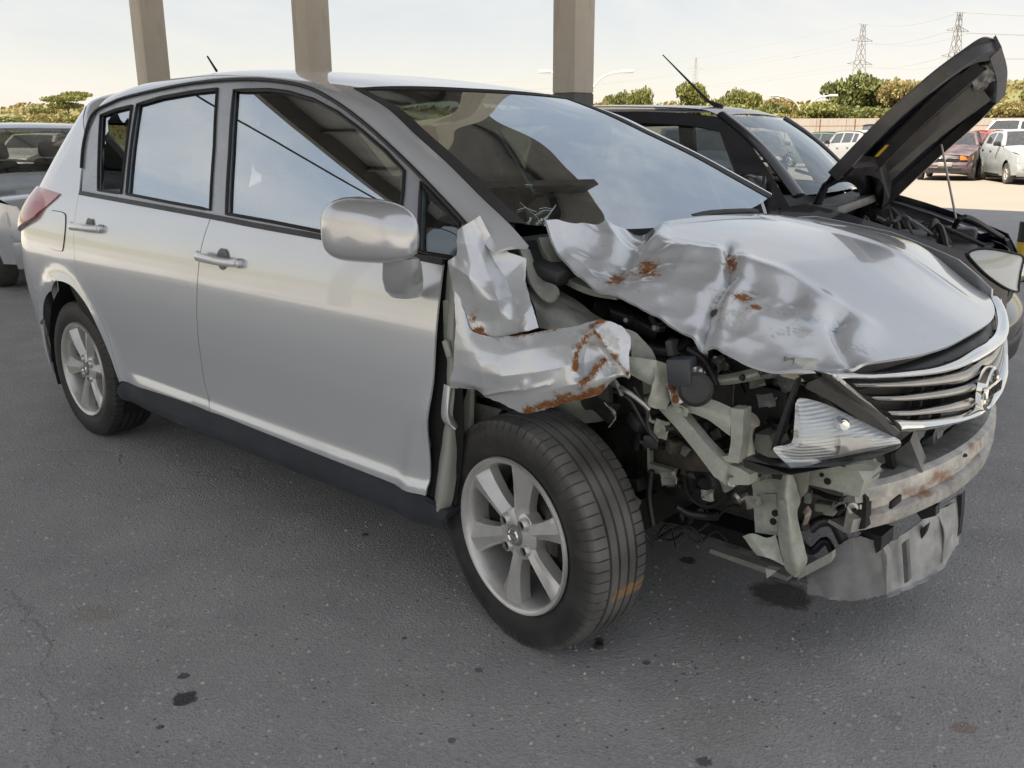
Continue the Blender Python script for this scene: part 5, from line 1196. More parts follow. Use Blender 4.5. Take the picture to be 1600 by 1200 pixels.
# ------------------------------------------------------------------ other cars: one builder, different bodies
def put(o, parent): o.parent = parent; return o
def simple_wheel(parent, x, y, z, r, w_, sgn, spokes=5, lod=0, rimmat='alloy'):
    wv = empty('wheel', (x, y, z), 0 if sgn < 0 else math.pi, parent); n = 40 if not lod else 24; rr = r*.64
    m = MB(); m.lathe([(rr,-w_*.40),(rr+.02,-w_*.5),(r-.03,-w_*.52),(r-.006,-w_*.42),(r,-w_*.2),(r,w_*.2),(r-.006,w_*.42),(r-.03,w_*.52),(rr,w_*.45)], (0,0,0), (0,1,0), n); t = m.build('tyre', M['tyre'], wv); set_attr(t.data, {'dust': lambda c: .35, 'rust': lambda c: 0})
    m = MB(); m.lathe([(rr,-w_*.42),(rr-.012,-w_*.38),(rr-.02,w_*.3)], (0,0,0), (0,1,0), n)
    for k in range(spokes):
        a = 2*math.pi*k/spokes+.3; er = Vector((math.sin(a),0,math.cos(a))); et = Vector((math.cos(a),0,-math.sin(a)))
        vs = []
        for q, hw_ in ((.03,.028),(rr*.55,.022),(rr-.008,.034)): vs += [er*q+et*hw_*s+Vector((0,-w_*.36+d,0)) for s, d in ((-1,.02),(-.6,0),(.6,0),(1,.02))]
        m.add(vs, [(i*4+j, i*4+j+1, (i+1)*4+j+1, (i+1)*4+j) for i in range(2) for j in range(3)])
    m.lathe([(0,-w_*.40),(.03,-w_*.40),(.045,-w_*.30)], (0,0,0), (0,1,0), 16); m.build('rim', M[rimmat], wv)
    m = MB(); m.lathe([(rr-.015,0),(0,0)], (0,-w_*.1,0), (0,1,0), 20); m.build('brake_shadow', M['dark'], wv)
    return wv
def car(name, loc, rz, paintm, label, L=3.9, W_=1.66, H=1.47, cowl=.62, zc=1.0, hoodz=.78, roof_f=.15, roof_r=-1.35, tail=-1.62, tz=.95, trunk=None, belt=(.96,1.02),
        wb=2.47, wr=.29, glassm='glass_far', open_hood=False, group=None, lod=1, doors=2, front_style=0, plate=True, bar=None, extra=None, cat='car', rimmat='alloy', lampmat='clear_white'):
    """local frame: +x forward, origin on the ground at the middle of the car"""
    C = empty(name, loc, rz); tag(C, label, cat, group); hw = W_/2; xf = L/2; xb = -L/2; st = .05 if lod == 0 else .09
    ax = wb/2+.02
    beltz = lambda x: belt[0]+(belt[1]-belt[0])*min(max((cowl-x)/(cowl-tail), 0), 1) if x < cowl else zc-.03-(zc-hoodz-.02)*((x-cowl)/(xf-.12-cowl))**1.25
    def hwid(x, z):
        s = hw-.07*sstep(.55,.15,z)-.01-(.03*sstep(.72,1.0,z))
        if z > belt[0]: s -= (z-belt[0])*.36
        e = xf-x
        if e < .62: t = (.62-e)/.62; s -= .36*(1-math.sqrt(max(0, 1-min(t,.985)**2)))
        e = x-xb
        if e < .45: t = (.45-e)/.45; s -= .22*(1-math.sqrt(max(0, 1-min(t,.985)**2)))
        for wx in (ax-.0, -ax):
            d = math.hypot(x-wx, z-wr); s += .012*math.exp(-((d-wr-.07)/.05)**2)
        return s
    fn = lambda off, sg: (lambda x, z: Vector((x, sg*(hwid(x, z)+off), z)))
    def both(nm, poly, mat, off=0, holes=(), th=.006, step=st):
        for sg in (-1, 1): put(sheet(nm, poly, fn(off, sg), step, M[mat] if isinstance(mat, str) else mat, None, th*(-sg), holes), C)
    zs = .20; ra = wr+.055
    def archp(cx, a0, a1): return [(cx+ra*math.cos(R(a)), wr+ra*math.sin(R(a))) for a in range(a0, a1, 10 if a1 > a0 else -10)]
    xd0 = cowl-.12+.02; xd1 = xd0-(1.05 if doors == 1 else .98); xd2 = xd1-(.0 if doors == 1 else .78)
    xt = lambda z: xb+.02+(.0 if z < tz else (z-tz)*(tail-xb)/(max(.05, 1.02-tz))*.5)
    # front wing, doors, rear quarter
    fp = [(xd0+.004,zs), (ax-ra-.02,zs)] + archp(ax, 190, -11)[::1] + [(ax+ra+.02,.24), (xf-.16,.26), (xf-.05,.45), (xf-.06,hoodz-.10)] + [(x, beltz(x)) for x in [xf-.12-(xf-.12-xd0)*i/8 for i in range(9)]]
    fp[-1] = (xd0+.004, beltz(xd0))
    both('front_wing', fp, paintm)
    lastx = xd0
    for k in range(doors):
        x1 = (xd1, xd2)[k]
        dp = [(lastx-.004, zs+.04)] + [(lastx-.004, beltz(lastx))] + [(lastx+(x1-lastx)*i/4, beltz(lastx+(x1-lastx)*i/4)) for i in (1,2,3)] + [(x1+.004, beltz(x1))]
        if k == doors-1:
            dp += [(q[0], q[1]) for q in ([(x1+.004,.62)] if x1 > -ax+ra else [])]
            low = [(-ax+ra*math.cos(R(a))+.02, wr+ra*math.sin(R(a))+.01) for a in (50,35,20,5)] if x1 < -ax+ra+.02 else [(x1+.004, zs+.04)]
            dp = [p for p in dp] + [q for q in low if q[0] < lastx-.1] + ([(-ax+ra+.03, zs+.04)] if x1 < -ax+ra+.02 else [])
        else: dp += [(x1+.004, zs+.04)]
        both('door', dp, paintm)
        hz = beltz((lastx+x1)/2)-.13
        for sg in (-1, 1):
            m = MB(); m.box(fn(.016, sg)(x1+.12, hz), (.15,.022,.028), bevel=.008); put(m.build('door_handle', M['plastic'] if lod == 0 else M['plastic']), C)
        lastx = x1
    qp = [(lastx-.004, beltz(lastx))] + [(lastx+(tail-lastx)*i/4, beltz(lastx+(tail-lastx)*i/4)) for i in (1,2,3,4)] + [(xb+.03, tz), (xb+.02,.6), (xb+.03,.28), (-ax-ra-.02,.26)] + archp(-ax, 190, 20)
    qp += ([(-ax+ra+.02, zs+.04)] if lastx > -ax+ra else [(lastx+.02 if False else -ax+ra*math.cos(R(20)), wr+ra*math.sin(R(20))+.006)])
    if lastx > -ax+ra: qp += [(lastx-.004, zs+.04)]
    both('rear_quarter', qp, paintm)
    both('sill', [(ax-ra-.02,zs+.035),(ax-ra-.02,zs-.03),(-ax+ra+.02,zs-.03),(-ax+ra+.02,zs+.035)], 'plastic', -.012)
    # greenhouse sides
    A0 = (cowl-.05, beltz(cowl-.05)); A1 = (roof_f, H-.085); B1 = (roof_r, H-.11); B0 = (tail+.04, beltz(tail)+.0)
    top = [(v_.x, v_.y) for v_ in smooth_line([A0, ((A0[0]+A1[0])/2+.02, (A0[1]+A1[1])/2+.03), A1, ((A1[0]+B1[0])/2, H-.055), B1, ((B1[0]*.45+B0[0]*.55)-.02, (B1[1]+B0[1])/2+.02), B0], 4)]
    gpoly = top + [(B0[0]+(A0[0]-B0[0])*i/5, beltz(B0[0]+(A0[0]-B0[0])*i/5)) for i in range(1, 5)]
    def zt(x):
        for i in range(len(top)-1):
            a, b = top[i], top[i+1]
            if b[0] <= x <= a[0] and a[0] != b[0]: return a[1]+(b[1]-a[1])*(x-a[0])/(b[0]-a[0])
        return H-.1
    wins = []
    ends = [cowl-.30, xd1+.05] if doors == 1 else [cowl-.30, xd1+.05, xd1-.05, max(xd2+.06, tail+.35)]
    if doors == 1: ends += [xd1-.07, tail+.30]
    elif xd2-.08-(tail+.30) > .12: ends += [xd2-.04, tail+.30]
    for i in range(0, len(ends), 2):
        a, b = ends[i], ends[i+1]
        if a-b < .12: continue
        xs = [a+(b-a)*j/5 for j in range(6)]
        wp = [(x, max(zt(x)-.055, beltz(x)+.07)) for x in xs]+[(x, beltz(x)+.045) for x in xs[::-1]]
        if i == 0: wp = [(a+.02, beltz(a)+.05)]+wp[1:]
        wins.append(wp)
    both('window_frame', gpoly, paintm, -.004, wins, .02)
    for wp in wins:
        both('side_window', wp, glassm, -.014, (), .003)
        if lod == 0:
            for sg in (-1, 1):
                m = MB(); m.tube([fn(-.002, sg)(*q) for q in densify(wp, .08)], .006, 5, closed=True); put(m.build('window_seal', M['seal']), C)
    # cross pieces: bonnet, windscreen, roof, rear
    def cross(nm, prof, mat, nv=14, crown=.03, inset=0.0, th=.005, fine=18):
        net = []
        for x, z in prof:
            w0 = hwid(x, min(z, 1.6))-inset; net.append([Vector((x+(.0), w0*s, z+crown*(1-abs(s)**2.2)-.012)) for s in (-1,-.85,-.6,-.3,0,.3,.6,.85,1)])
        o = put(patch(nm, net, fine, nv*2, M[mat] if isinstance(mat, str) else mat, None, th), C); return o
    hprof = [(cowl+.03, zc), ((cowl+xf)/2-.1, zc-.05-(zc-hoodz)*.30), (xf-.30, hoodz+.06), (xf-.13, hoodz-.01), (xf-.07, hoodz-.06)]
    if not open_hood: cross('bonnet', hprof, paintm, crown=.035)
    def bowed(x0, b): return b
    def glasspatch(nm, a, b, bow, mat, ins=.03):
        net = []
        for t in (0,.25,.5,.75,1):
            x = a[0]+(b[0]-a[0])*t; z = a[1]+(b[1]-a[1])*t+.03*math.sin(math.pi*t); w0 = hwid(x, z)-ins
            net.append([Vector((x+bow*(1-s*s)*(1-.5*t), w0*s, z)) for s in (-1,-.6,-.2,.2,.6,1)])
        return put(patch(nm, net, 12, 14, M[mat], None, 0), C), net
    ws, wnet = glasspatch('windscreen', (cowl-.03, zc+.0), (roof_f+.02, H-.075), .10, glassm)
    for k in (0, -1):
        m = MB(); m.sweep(smooth_line([rw[k] for rw in wnet], 3), [(.045*math.cos(a_)*(1.0), .018*math.sin(a_)) for a_ in [2*math.pi*i_/12 for i_ in range(12)]]); put(m.build('windscreen_pillar', M[paintm] if isinstance(paintm, str) else paintm), C)
    rprof = [(roof_f+.03, H-.075), (roof_f-.15, H-.035), ((roof_f+roof_r)/2, H-.018), (roof_r+.15, H-.045), (roof_r-.05, H-.09)]
    cross('roof', rprof, paintm, crown=.02, inset=-.004)
    rg, rnet = glasspatch('rear_window', (tail+.02, beltz(tail)+.04), (roof_r-.02, H-.10), -.05, glassm)
    if trunk: cross('boot_lid', [(tail+.03, beltz(tail)+.02), ((tail+xb)/2, beltz(tail)), (xb+.08, tz+.02)], paintm)
    tg = [(tail+.0, beltz(tail)+.03), ((tail+xb)/2, (beltz(tail)+tz)/2), (xb+.05, tz), (xb+.0,.75), (xb+.01,.60)] if not trunk else [(xb+.08, tz+.02), (xb+.02, tz-.06), (xb, .62)]
    cross('tailgate', tg, paintm, crown=.0)
    def bow_patch(nm, rows_, mat, sgn, bow=.16, th=.006):
        net = []
        for x, z, wk in rows_: net.append([Vector((x-sgn*bow*abs(s)**2.4, wk*s, z)) for s in (-1,-.92,-.7,-.4,0,.4,.7,.92,1)])
        return put(patch(nm, net, 14, 26, M[mat] if isinstance(mat, str) else mat, None, th), C)
    fw = hwid(xf-.22, .5)
    bow_patch('front_bumper', [(xf-.06,hoodz-.24,fw),(xf+.0,hoodz-.30,fw),(xf+.015,.44,fw),(xf-.0,.33,fw),(xf-.05,.22,fw*.97)], paintm, 1)
    bow_patch('bumper_intake', [(xf+.012,.385,fw*.62),(xf+.022,.36,fw*.62),(xf+.012,.28,fw*.62)], 'plastic', 1, .05)
    bow_patch('front_panel', [(xf-.085,hoodz-.045,fw*.98),(xf-.05,hoodz-.12,fw*.98),(xf-.045,hoodz-.25,fw*.98)], 'plastic', 1)
    bow_patch('grille', [(xf-.055,hoodz-.07,fw*.50),(xf-.028,hoodz-.12,fw*.48),(xf-.03,hoodz-.21,fw*.44)], 'plastic', 1, .03)
    bow_patch('grille_bar', [(xf-.028,hoodz-.115,fw*.48),(xf-.010,hoodz-.13,fw*.48),(xf-.022,hoodz-.15,fw*.47)], 'chrome' if front_style != 2 else paintm, 1, .03)
    m = MB(); m.lathe([(0,.012),(.035,.010),(.045,0)], (xf-.02,0,hoodz-.135), (1,0,0), 20); put(m.build('badge', M['yellow' if front_style == 1 else 'chrome']), C)
    for sg in (-1, 1):
        net = []
        for z, a, b in ((hoodz-.02,.56,.99),(hoodz-.10,.52,1.01),(hoodz-.19,.53,1.0)):
            net.append([Vector((xf-.030-.17*(abs(a+(b-a)*t)**2.4)-(.03 if z > hoodz-.05 else 0)+.012*math.sin(math.pi*t), sg*fw*(a+(b-a)*t), z)) for t in (0,.33,.66,1)])
        put(patch('headlamp', net, 8, 10, M[lampmat], None, .02*sg), C)
        net = []
        for z in (tz-.01, tz-.14, tz-.27):
            rw_ = hwid(xb+.20, .7); net.append([Vector((xb-.006+.16*(abs(.62+.42*t)**2.4)-.02, sg*rw_*(.62+.42*t), z)) for t in (0,.33,.66,1)])
        put(patch('tail_lamp', net, 8, 8, M['red_lens'], None, .02*(-sg)), C)
        m = MB(); mx_, mz_ = cowl-.22, beltz(cowl-.22)+.07
        m.box((mx_, sg*(hwid(mx_, mz_)+.11), mz_+.02), (.10,.19,.125), Matrix.Rotation(sg*R(8),3,'Z'), bevel=.035); m.box((mx_, sg*(hwid(mx_, mz_)+.02), mz_-.03), (.06,.10,.05), bevel=.012)
        put(m.build('door_mirror', M['plastic'] if lod else (M[paintm] if isinstance(paintm, str) else paintm)), C)
    rw_ = hwid(xb+.18,.5)
    bow_patch('rear_bumper', [(xb+.02,.64,rw_),(xb-.03,.58,rw_),(xb-.035,.42,rw_),(xb+.0,.26,rw_*.97)], paintm, -1)
    if plate:
        m = MB(); m.box((xf+.03,0,.47), (.012,.38,.12), bevel=.004); put(m.build('number_plate', M['galv']), C)
        m = MB(); m.box((xb-.045,0,.72 if not trunk else .55), (.012,.38,.12), bevel=.004); put(m.build('number_plate', M['galv']), C)
    # insides and underside
    m = MB(); m.box((-.1,0,.26), (L-.7,W_-.36,.12)); put(m.build('underbody', M['dark']), C)
    for sx in (ax, -ax):
        m = MB(); m.box((sx,0,.42), (.52,W_-.62,.36)); put(m.build('wheel_well', M['dark']), C)
    for sx in (.05, -.85):
        for sy in (-.36,.36):
            m = MB(); m.box((sx-.18,sy,.80), (.14,.46,.56), Matrix.Rotation(R(-14),3,'Y'), taper=.8, bevel=.05); m.box((sx+.05,sy,.50), (.5,.48,.16), bevel=.05); put(m.build('seat', M['fabric']), C)
            m = MB(); m.box((sx-.28,sy,1.17), (.09,.25,.17), Matrix.Rotation(R(-14),3,'Y'), taper=.85, bevel=.04); put(m.build('headrest', M['fabric']), C)
    m = MB(); m.box((cowl-.25,0,.82), (.5,W_-.34,.26), bevel=.06); put(m.build('dashboard', M['plastic']), C)
    m = MB(); m.lathe([(.16,-.012),(.18,0),(.16,.012),(.16,-.012)], (cowl-.52,.36,.92), (-.9,0,.45), 22); put(m.build('steering_wheel', M['plastic']), C)
    for sx in (ax, -ax):
        for sy in (-1, 1): simple_wheel(C, sx, sy*(hw-.115), wr, wr, .175, sy, 5, lod, rimmat)
    C['_hood'] = 0
    del C['_hood']
    return C, dict(hw=hw, hwid=hwid, beltz=beltz, fn=fn, xf=xf, xb=xb, ax=ax)
M['black_paint'] = paint('black_car_paint', (.006,.008,.015), 0, .3, .02, .65, coatr=.02)
M['far_silver'] = paint('faded_silver_paint', (.50,.52,.53), .45, .38, .2, .5)
M['purple_paint'] = paint('dusty_purple_paint', (.085,.058,.085), .3, .4, .5, .5)
M['red_paint'] = paint('faded_red_paint', (.42,.055,.035), 0, .45, .25, .4)
M['green_paint'] = paint('dull_green_paint', (.10,.15,.12), .1, .45, .3, .4)
M['blue_silver'] = paint('pale_blue_silver_paint', (.48,.53,.55), .4, .4, .2, .5)
M['dgrey_paint'] = paint('dark_grey_paint', (.07,.072,.075), .3, .4, .3, .5)
# --- black hatchback with its bonnet up
bx, by, brz = 1.24, 2.23, R(12)
BC, bi = car('black_hatchback', (bx, by, 0), brz, 'black_paint', 'black hatchback parked behind the wreck with its bonnet propped open', L=3.46, W_=1.66, H=1.475, cowl=.80, zc=1.03, hoodz=.78, roof_f=.32, roof_r=-1.30, tail=-1.55,
   belt=(.97,1.06), glassm='glass_blk', open_hood=True, lod=0, plate=False, lampmat='plastic')
def bl(x, y, z): return Vector((x, y, z))
# bonnet: local hinge line at the cowl, leaning back up
hx, hz = .83, 1.05; ang = R(50); Lh = 1.06
def hb(s, y, n=0.0):
    s = s*.92                                    # s along the panel from hinge, n out of the outer skin
    cr = -.10*(s/Lh)**3.2
    return Vector((hx+math.cos(ang)*s-math.sin(ang)*(cr+n)*1.0, y, hz+math.sin(ang)*s+math.cos(ang)*(cr+n)-.19*(y+.60)))
rows = []
for s in (0,.06,.2,.45,.7,.9,1.0,1.06):
    w0 = .60+.10*min(1, s/.25) - .10*max(0,(s-.55)/.5)**2 -(.10 if s > 1.03 else 0); arc = lambda q: .13*(1-(q/1.0)**2)*max(0, 1-s/.35)
    rows.append([hb(s+arc(q)*(1)-(.05*abs(q)**2*(s/Lh)**4), w0*q, .03*(1-abs(q)**2.3)) for q in (-1,-.8,-.5,-.2,.2,.5,.8,1)])
BH = empty('raised_bonnet', (0,0,0), 0, BC)
put(patch('bonnet_skin', rows, 30, 34, M['black_paint'], None, .004), BH)
def under(pts, wd, nm='bonnet_rib', hgt=.035, mat='black_paint'):
    m = MB(); q = smooth_line([hb(s, y, .0-.012) for s, y in pts], 5); up = Vector((-math.sin(ang),0,math.cos(ang)))
    m.sweep(q, [(-wd,.02),(-wd*.6,-hgt),(wd*.6,-hgt),(wd,.02)], up=up); put(m.build(nm, M[mat], sharp=40), BH)
M['bonnet_under'] = plain('bonnet_underside_paint', (.030,.028,.030), .34, 0, 10, .5, coat=.4)
under([(.10,-.66),(.5,-.66),(.85,-.58),(.98,-.42)], .045, mat='bonnet_under'); under([(.10,.66),(.5,.66),(.85,.58),(.98,.42)], .045, mat='bonnet_under')
under([(.98,-.45),(1.0,0),(.98,.45)], .05, mat='bonnet_under'); under([(.16,-.60),(.24,-.3),(.27,0),(.24,.3),(.16,.60)], .045, mat='bonnet_under')
under([(.26,-.20),(.6,-.24),(.93,-.30)], .045, mat='bonnet_under'); under([(.26,.20),(.6,.24),(.93,.30)], .045, mat='bonnet_under'); under([(.30,0),(.93,0)], .03, mat='bonnet_under')
m = MB(); q = hb(.30,-.36,-.020); up = Vector((-math.sin(ang),0,math.cos(ang))); al = Vector((math.cos(ang),0,math.sin(ang))); m.prism([q, q+al*.07, q+al*.07+Vector((0,.11,0)), q+Vector((0,.11,0))], up*-.003); put(m.build('warning_sticker', M['yellow']), BH)
bm_ = [[hb(.86+.05*i+.01*noise.noise(Vector((i,j,3))), -.30+.07*j, -.03-.02*abs(noise.noise(Vector((i*.9,j*.7,1))))) for j in range(5)] for i in range(4)]
put(patch('torn_liner', bm_, 16, 20, M['plastic_grey'], None, .003, wrinkle=.02, wscale=16), BH)
for sg in (-1, 1):
    m = MB(); m.tube([(hx-.02, sg*.55, hz-.08), (hx+.02, sg*.56, hz+.02), hb(.12, sg*.56, -.02)], [.022,.018,.02], 8); put(m.build('bonnet_hinge', M['black_paint']), BH)
m = MB(); m.tube([bl(1.36,.50,.82), hb(.62,.50,-.03)], .006, 6); put(m.build('bonnet_stay', M['galv']), BC)
# open engine bay: inner wings, slam panel, motor
for sg in (-1, 1):
    m = MB(); pts = [(x, sg*(bi['hwid'](x, .9)-.10), bi['beltz'](x)-.035) for x in (.88,1.05,1.2,1.35,1.5)]; m.sweep(pts, [(-.09,-.02),(-.07,.0),(.07,.0),(.09,-.05),(.09,-.25),(-.09,-.25)]); put(m.build('inner_wing', M['black_paint']), BC)
m = MB(); m.box((1.52,0,.68), (.08,1.1,.10), bevel=.015); put(m.build('slam_panel', M['black_paint']), BC)
m = MB(); m.box((1.2,.05,.60), (.60,.80,.30), bevel=.05); m.box((1.15,-.05,.77), (.36,.50,.09), bevel=.03); put(m.build('engine', M['engine']), BC)
m = MB(); m.box((1.35,.36,.74), (.24,.18,.16), bevel=.02); put(m.build('battery', M['plastic']), BC)
m = MB(); m.box((.84,0,.955), (.18,1.24,.05), bevel=.012); put(m.build('cowl_panel', M['plastic_grey']), BC)
random.seed(3)
for k in range(14):
    m = MB(); y0 = random.uniform(-.55,.45); x0 = random.uniform(.92,1.35); m.tube([(x0,y0,.78),(x0+random.uniform(-.1,.15),y0+random.uniform(-.2,.2),.86+random.uniform(-.03,.04)),(x0+random.uniform(.05,.25),y0+random.uniform(-.25,.25),.76)], random.uniform(.008,.02), 7, smoothper=5); put(m.build('engine_hose', M[random.choice(['black_hose','plastic','engine','plastic_grey'])]), BC)
m = MB(); m.tube([(.82,-.10,1.03),(.64,-.35,1.075),(.54,-.52,1.10)], .009, 6); put(m.build('wiper', M['plastic']), BC); m = MB(); m.tube([(.84,.40,1.02),(.66,.12,1.085),(.58,-.02,1.12)], .009, 6); put(m.build('wiper', M['plastic']), BC)
m = MB(); m.tube([(.24,-.30,1.44),(.16,-.28,1.475),(-.12,-.24,1.72)], [.016,.008,.003], 8); put(m.build('roof_aerial', M['plastic']), BC)
m = MB(); m.lathe([(0,.02),(.02,.012),(.028,0)], (.22,-.295,1.445), (0,0,1), 12); put(m.build('aerial_base', M['plastic']), BC)
# near headlamp of the black car, wrapped round the front corner
Rb = Matrix.Rotation(-brz, 3, 'Z')
def to_local(px, py):
    yl = -.70; q = None
    for _ in range(60):
        o_ = Rb @ (CAM_O-Vector((bx, by, 0))); d_ = Rb @ ray(px, py); t = (yl-o_.y)/d_.y; q = o_+d_*t
        yl += (-(bi['hwid'](min(q.x, 1.70), q.z)+.01)-yl)*.3
    return (min(q.x, 1.71), q.z)
hl_ = [to_local(*p) for p in ((1513,396),(1530,389),(1555,390),(1580,395),(1600,402),(1612,425),(1606,450),(1596,457),(1572,450),(1545,432),(1524,412))]
hl_ = [(v_.x, v_.y) for v_ in smooth_line(hl_, 3, True)]
put(sheet('headlamp_reflector', hl_, bi['fn'](.004, -1), .02, M['clear_white'], None, .01), BC); put(sheet('headlamp_lens', hl_, bi['fn'](.016, -1), .03, M['lens'], None, .002), BC)
m = MB(); m.tube([bi['fn'](.014, -1)(*q) for q in densify(hl_, .03)], .005, 5, closed=True); put(m.build('headlamp_rim', M['seal']), BC)
# --- silver saloon on the left edge
car('silver_saloon', (-6.04, 1.44, 0), R(-8), 'silver', 'silver saloon cut by the left edge, behind the wreck\'s tail', L=4.3, W_=1.70, H=1.46, cowl=.60, zc=.96, hoodz=.76, roof_f=.0, roof_r=-1.15, tail=-1.50, tz=.98, trunk=True, belt=(.93,1.0), wb=2.55, wr=.30, glassm='glass_side', lod=0)
# ------------------------------------------------------------------ ground
def slab(name, pts, mat, z=0.0, div=1):
    m = MB(); m.add([Vector((p.x, p.y, z)) for p in pts], [tuple(range(len(pts)))]); o = m.build(name, M[mat], smooth=False)
    if o.data.polygons[0].normal.z < 0: o.data.flip_normals()
    tag(o, kind='structure'); return o
slab('yard_ground', [V(-600,-900),V(1500,-1500),V(1500,1500),V(-600,900)], 'yard', -.004)
slab('asphalt_pavement', [Vector((-40,-14,0)),Vector((14,-14,0)),Vector((14,15.5,0)),Vector((-40,15.5,0))], 'asphalt', 0)
# loose grit and glass chips on the tarmac
random.seed(21); gm = MB()
for k in range(6500):
    d = random.uniform(1.2,9)**1.0; l = random.uniform(-.62,.62)*d*1.05; p = V(d, l); s = random.choice([.0015,.002,.002,.003,.004,.006])*random.uniform(.6,1.3)
    a = random.random()*6.28; c, sn = math.cos(a)*s, math.sin(a)*s
    gm.add([(p.x+c,p.y+sn,0),(p.x-sn,p.y+c,0),(p.x-c,p.y-sn,0),(p.x+sn,p.y-c,0),(p.x,p.y,s*.9)], [(0,1,4),(1,2,4),(2,3,4),(3,0,4)])
go = gm.build('loose_grit', plain('grit_stone', (.42,.41,.38), .6, 0, 60, .6), smooth=False); tag(go, 'pale grit scattered over the tarmac', 'grit', kind='stuff')
# a dropped nut beside the front tyre
m = MB(); m.lathe([(.006,.0),(.013,0),(.013,.010),(.006,.010),(.006,0)], P(936,1011, z=0.001), (0,0,1), 6); tag(m.build('loose_nut', M['engine'], sharp=20), 'small dark nut on the tarmac beside the wreck\'s front tyre', 'nut')
# ------------------------------------------------------------------ canopy
RH_, X0, X1, Y0, Y1 = 8.5, -11.6, 3.45, -11.5, 10.6                 # the shelter follows the rows of cars
CN = empty('canopy', (-4, 0, 0)); tag(CN, 'large shelter roof on concrete columns over the parked cars', 'canopy')
def under_c(o): o.parent = CN; o.matrix_parent_inverse = Matrix.Translation((4,0,0)); return o
m = MB(); m.box(((X0+X1)/2, (Y0+Y1)/2, RH_+.06), (X1-X0, Y1-Y0, .12)); under_c(m.build('roof_sheet', M['roofsheet'], smooth=False))
x_ = X1-.6
while x_ > X0:
    m = MB(); m.box((x_, (Y0+Y1)/2, RH_-.213), (.18, Y1-Y0-.3, .42)); under_c(m.build('main_beam', M['roofbeam'], smooth=False)); x_ -= 4.6
y_ = Y0+.15
while y_ < Y1:
    m = MB(); m.box(((X0+X1)/2, y_, RH_-.073), (X1-X0-.2, .08, .14)); under_c(m.build('purlin', M['roofbeam'], smooth=False)); y_ += 1.6
def column(px, depth, wdt, rot, lab, band_py=None, lean=0):
    k = (px-800)/FPX; base = CAM_O + (ray(px, 90))*(depth/ray(px, 90).dot(FH)); p = Vector((base.x, base.y, 0))
    C = empty('column', p, rot); tag(C, lab, 'column', 'concrete columns of the shelter')
    bz = 2.0
    if band_py: q = CAM_O + ray(px, band_py)*(depth/ray(px, band_py).dot(FH)); bz = q.z
    m = MB(); m.box((0,0,(RH_-.45+bz)/2), (wdt,wdt,RH_-.45-bz), bevel=.015); m.build('shaft', M['concrete'], C, sharp=30)
    m = MB(); m.box((0,0,bz/2), (wdt+.005,wdt+.005,bz), bevel=.015); m.build('painted_band', M['band'], C, sharp=30)
    return C
az = math.atan2(FH.y, FH.x)
column(896, 10.4, .325, R(-3), 'thick concrete column with dark painted base behind the windscreen', 146)
column(489, 11.6, .325, R(-3), 'concrete column rising behind the middle of the wreck\'s roof', 121)
column(237, 12.7, .325, R(-3), 'pale concrete column leaning in above the wreck\'s rear pillar', 140)
for x_, y_ in ((2.85, -10.9), (-11.0, -10.9)):
    p = Vector((x_, y_, 0)); C = empty('column', p, 0); tag(C, 'concrete column of the shelter standing out of the picture', 'column', 'concrete columns of the shelter')
    m = MB(); m.box((0,0,(RH_-.45)/2), (.36,.36,RH_-.45), bevel=.015); m.build('shaft', M['concrete'], C, sharp=30)
# overhead cable outside the shelter on the left (mirrored in the side glass)
def bounce(px, py, zc):
    x, z = onS(px, py, -.014); f_ = side(-.014); p = f_(x, z); n_ = (f_(x+.002, z)-f_(x-.002, z)).cross(f_(x, z+.002)-f_(x, z-.002)).normalized(); d_ = (p-CAM_O).normalized(); r_ = d_-n_*(2*d_.dot(n_)); return p+r_*((zc-p.z)/r_.z)
cp = [bounce(*q, 6.2) for q in ((362,182),(450,232),(540,285),(622,330))]; cp = [cp[0]+(cp[0]-cp[1])*1.5]+cp+[cp[-1]+(cp[-1]-cp[-2])*3]
m = MB(); m.tube(cp, .022, 6, smoothper=5); tag(m.build('overhead_cable', M['rope']), 'black overhead cable sagging past the shelter, mirrored in the side glass', 'cable')
# striped bollard at the right edge
q = P(1597, 385, D=5.6); dq = (q-CAM_O).dot(FH); bp_ = Vector((q.x, q.y, 0)); BO = empty('striped_bollard', V(8.2, 8.2*(1613-800)/FPX*.98)); tag(BO, 'yellow and black striped post at the right edge of the picture', 'bollard')
for i in range(3):
    m = MB(); m.lathe([(.0,.18*i),(.06,.18*i),(.06,.18*i+.18),(0,.18*i+.18)], (0,0,0), (0,0,1), 20); m.build('band', M['yellow'] if i % 2 else M['plastic'], BO)
# ------------------------------------------------------------------ parked cars far right
def far(px, depth): return V(depth, depth*(px-800)/FPX*.964)
def farcar(name, px, depth, rot, paintm, label, **k):
    p = far(px, depth); rimm = k.pop('rimmat', 'galv'); return car(name, p, az+R(rot), paintm, label, group='cars parked in the sunlit yard', lod=1, rimmat=rimm, **k)
